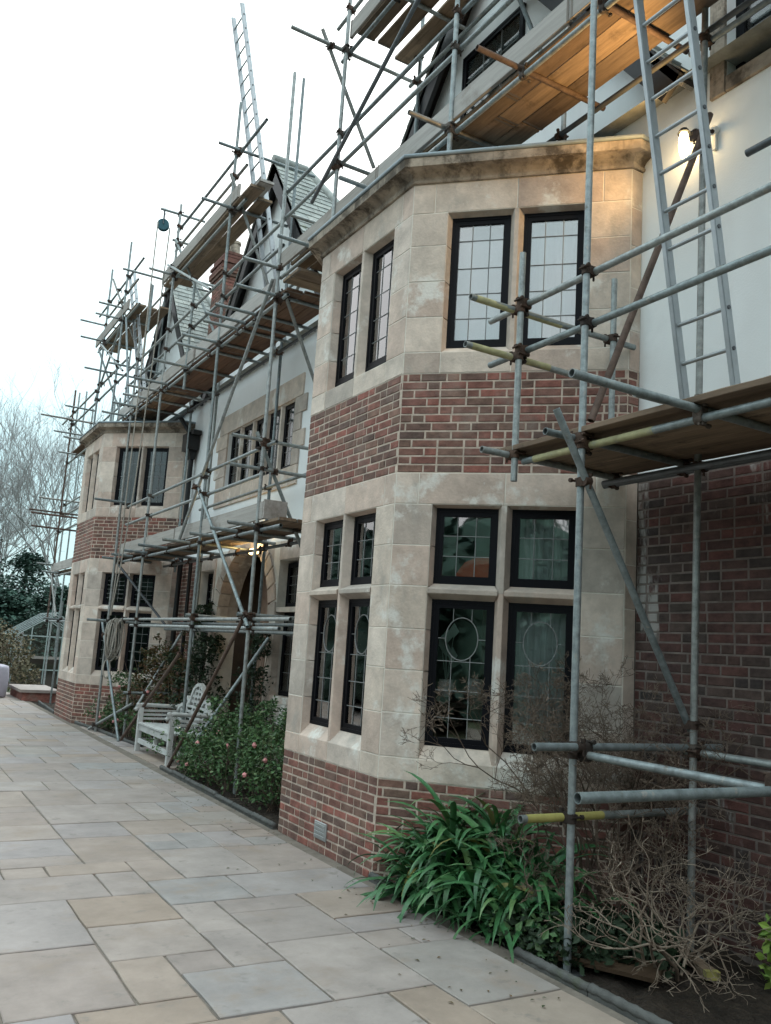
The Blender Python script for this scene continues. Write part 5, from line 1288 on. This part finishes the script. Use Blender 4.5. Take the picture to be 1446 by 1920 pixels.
def bare_tree(label, x, y, h, seed, depth=6, spread=.42, kids=(2,4)):
    r = random.Random(seed); t = thing('bare_tree', label, 'tree', (x,y,0), 'leafless trees beyond the garden')
    m_ = MB(); m_.path([(x,y,-.2),(x+.1,y,h*.12),(x,y,h*.22)], .28, 8, r1=.2); m_.build('trunk', M['bark'], t, recalc=False)
    m2 = MB()
    for k in range(6):
        a = 2*PI*k/6+r.uniform(-.4,.4); d = Vector((math.cos(a)*.55, math.sin(a)*.55, 1)).normalized()
        grow(m2, Vector((x,y,h*.2)), d, h*.25, .06, depth, r, spread, .16, 3, .74, kids, 5)
    m2.build('crown', M['fartwig'], t, recalc=False)
bare_tree('tall leafless tree showing behind the far scaffold', 8.3, 46, 14.5, 3)
bare_tree('leafless tree at the left edge over the conifers', 3.6, 52, 12.0, 8)
bare_tree('leafless tree between the far scaffold and the left edge', 5.8, 56, 13.0, 12)
# fallen petals and leaves on the paving near the beds
fr = random.Random(9); m_ = MB()
for k in range(140):
    x_ = 3.55-abs(fr.gauss(0,.35)); y_ = fr.uniform(3.6,12); s = fr.uniform(.008,.02); a = fr.uniform(0,6.28)
    c = Vector((x_,y_,.006)); d = Vector((math.cos(a),math.sin(a),0)); n_ = Vector((-d.y,d.x,0))
    m_.add([c-d*s, c+n_*s*.5+Vector((0,0,.004)), c+d*s, c-n_*s*.5+Vector((0,0,.003))], [(0,1,2,3)])
o = m_.build('leaf_litter', M['autumn_leaf'], recalc=False, kind='stuff'); tag(o, 'scattered dead leaves and crumbs on the paving by the beds', 'leaf litter')

# belt of trees across the garden, behind the viewer: it darkens the lower windows' reflections
rt = random.Random(101); V = []; F_ = []
def belt_leaf(p, s):
    d = Vector((rt.gauss(0,1),rt.gauss(0,1),rt.gauss(0,.5))).normalized(); x = d.cross(Vector((rt.gauss(0,.6),rt.gauss(0,.6),1)))
    x.normalize(); k = len(V); V.extend([tuple(p-d*s), tuple(p+x*s*.6), tuple(p+d*s), tuple(p-x*s*.6)]); F_.append((k,k+1,k+2,k+3))
for k in range(24):
    a = math.radians(114+k*9); R_ = 21+rt.uniform(-3,4); bx, by = 2+R_*math.cos(a), 5+R_*math.sin(a)
    h_ = rt.uniform(5.5,8.0); w_ = rt.uniform(2.6,4.0)
    core_ = bmesh.new(); bmesh.ops.create_icosphere(core_, subdivisions=3, radius=1); base_ = len(V)
    for v_ in core_.verts:
        q = v_.co; n_ = 1+.18*math.sin(5*q.x+k)+.15*math.sin(6*q.y+2*k)+.12*math.sin(7*q.z); V.append((bx+q.x*w_*.82*n_, by+q.y*w_*.82*n_, h_*.45+q.z*h_*.46*n_))
    for f_ in core_.faces: F_.append(tuple(base_+v_.index for v_ in f_.verts))
    core_.free()
    for j in range(1100):
        z = h_*rt.random()**.8; rr_ = w_*(1-(z/h_)**2)**.5*rt.random()**.4; t_ = rt.uniform(0,2*PI)
        belt_leaf(Vector((bx+rr_*math.cos(t_), by+rr_*math.sin(t_), z-.1)), rt.uniform(.15,.36))
m_ = MB(); m_.add(V, F_)
for k in range(5):
    a = math.radians(150+k*28); bx, by = 2+25*math.cos(a), 5+25*math.sin(a)
    m_.path([(bx,by,-.2),(bx,by,2.5)], .3, 6)
    for q in range(5): grow(m_, Vector((bx,by,2.5)), Vector((rt.gauss(0,.4),rt.gauss(0,.4),1)).normalized(), 3.4, .09, 4, rt, .45, .16, 3, .74, (2,3), 4)
o = m_.build('tree_belt', M['conifer'], recalc=False, kind='stuff'); tag(o, 'dark belt of garden trees seen reflected in the lower windows', 'trees')
